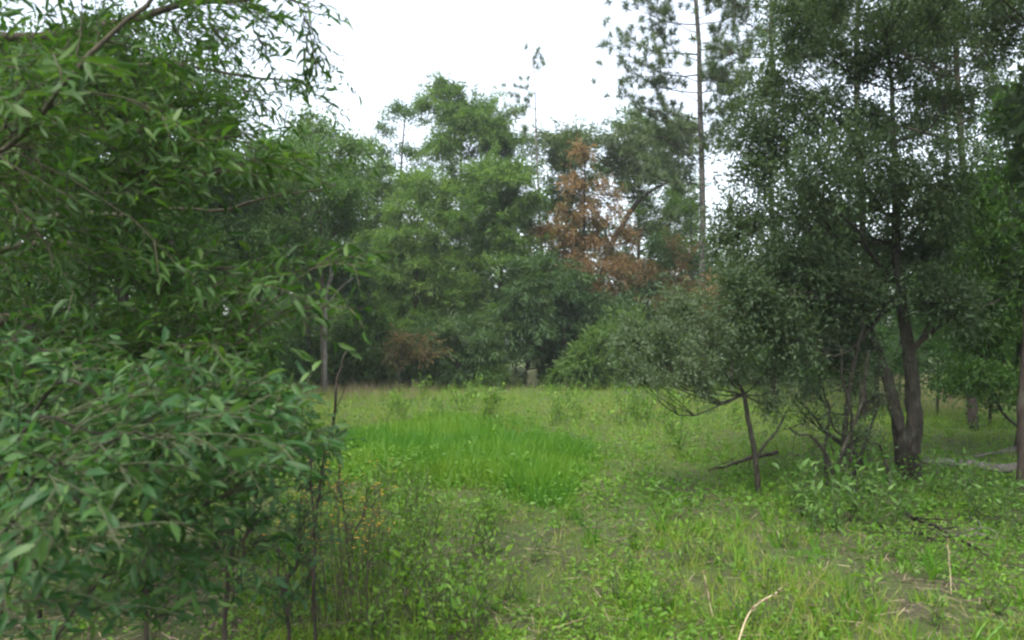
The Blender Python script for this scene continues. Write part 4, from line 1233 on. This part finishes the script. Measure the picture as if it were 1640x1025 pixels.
def flower_proto(seed):
    rs = np.random.RandomState(seed)
    root = thing('flowering_weed', 'thin brown stalked weed with tiny yellow flowers before the bright grass', 'flower', (0, 0, 0), 'yellow flowered stalks')
    tw, fl, lv = Tubes(), Leafer(), Leafer()
    for k in range(4):
        h = .55 + .3 * rs.rand()
        e = np.array([rs.randn() * .1, rs.randn() * .1, h])
        p = smooth_path([[rs.randn() * .03, rs.randn() * .03, -.02], e * .5 + rs.randn(3) * .02, e], 8)
        obj('stem', tube_mesh('flower_stem', p, np.linspace(.0035, .0015, 8), 5, (0, 0, 0)), M['twig'], root)
        n = 16
        P = p[rs.randint(2, 8, n)] + rs.randn(n, 3) * .015
        lv.add(T4, P, nrm(rs.randn(n, 3) + [0, 0, .4]), nrm(rs.randn(n, 3) * .5 + [0, 0, 1]), .03, .008, rs.rand(n))
        for q in range(5):
            b = p[rs.randint(5, 8)]
            t_ = b + np.array([rs.randn() * .05, rs.randn() * .05, .03 + .06 * rs.rand()])
            tw.add([b, (b + t_) / 2, t_], [.0016, .0013, .001], 3)
            a = np.arange(6) / 6 * 6.28
            fl.add(T4, np.tile(t_, (6, 1)), np.stack([np.cos(a), np.sin(a), np.full(6, .4)], -1), np.tile([0, 0, 1.], (6, 1)), .011, .007, rs.rand(6))
    obj('twigs', tw.mesh('flower_twigs'), M['twig'], root, 'stuff')
    obj('petals', fl.mesh('flower_petals'), M['yellow'], root, 'stuff')
    obj('foliage', lv.mesh('flower_foliage'), M['herb'], root, 'stuff')
    return root


scatter([flower_proto(500 + k) for k in range(3)], [(470, 985), (500, 1000), (540, 990), (560, 1010), (585, 1000), (515, 960), (545, 950), (575, 965), (600, 985), (450, 1010), (528, 1020), (490, 945)], 6, .9, 1.1, order='brown stalked weed with tiny yellow flowers')


# bleached single stalks in the foreground
def stalk(label, pts, r=.0035, droop=True):
    b = np.array([pts[0][0], pts[0][1], 0.0])
    root = thing('dry_stalk', label, 'grass stalk', b)
    p = smooth_path(pts, 12)
    obj('stem', tube_mesh('dry_stalk', p, np.linspace(r, r * .4, 12), 5, b), M['straw_solid'], root)
    rs_ = np.random.RandomState(int(abs(b[0]) * 1000) % 999)
    lf = Leafer()
    n = 26
    k = rs_.randint(7, 12, n)
    tg = nrm(np.gradient(p, axis=0))[k]
    lf.add(T4, p[k] + rs_.randn(n, 3) * .004, nrm(tg + rs_.randn(n, 3) * .25), rs_.randn(n, 3), .035, .005, rs_.rand(n))
    obj('seed_head', lf.mesh('dry_seed_head', b), M['straw'], root, 'stuff')


m, nt, out = new_mat("straw_stem")
p_ = nt.nodes.new("ShaderNodeBsdfPrincipled")
nz = nt.nodes.new("ShaderNodeTexNoise"); nz.inputs["Scale"].default_value = 40
nt.links.new(ramp(nt, [(.3, (.34, .27, .16)), (.7, (.5, .42, .28))], nz.outputs["Fac"]), p_.inputs["Base Color"])
p_.inputs["Roughness"].default_value = .8
nt.links.new(p_.outputs[0], out.inputs["Surface"])
M['straw_solid'] = m
stalk('bent bleached straw stalk with drooping head at the bottom right of centre', [on(1170, 1080, -.02), W(1185, 1020, 3.9), W(1205, 975, 3.9), W(1245, 948, 3.9)], .006)
stalk('thin bleached straw stalk leaning at the bottom centre', [on(1150, 1010, -.02), W(1140, 980, 4.5), W(1128, 920, 4.5)])
stalk('thin pale stalk upright at the lower right', [on(1524, 960, -.02), W(1522, 920, 5), W(1518, 870, 5)])


# ------------------------------------------------------------------ the humid air of the clearing
bpy.ops.mesh.primitive_cube_add(size=1, location=(0, 10, 14.5))
hz = bpy.context.object
hz.name = "haze"; hz.data.name = "haze"
hz.scale = (540, 540, 33)
hz["kind"] = "stuff"
hz["label"] = "faint humid haze in the air of the clearing"
hz["category"] = "haze"
m, nt, out = new_mat("haze")
pv = nt.nodes.new("ShaderNodeVolumePrincipled")
pv.inputs["Color"].default_value = (.86, .93, .96, 1)
pv.inputs["Density"].default_value = HAZE
pv.inputs["Anisotropy"].default_value = .3
nt.links.new(pv.outputs[0], out.inputs["Volume"])
hz.data.materials.append(m)
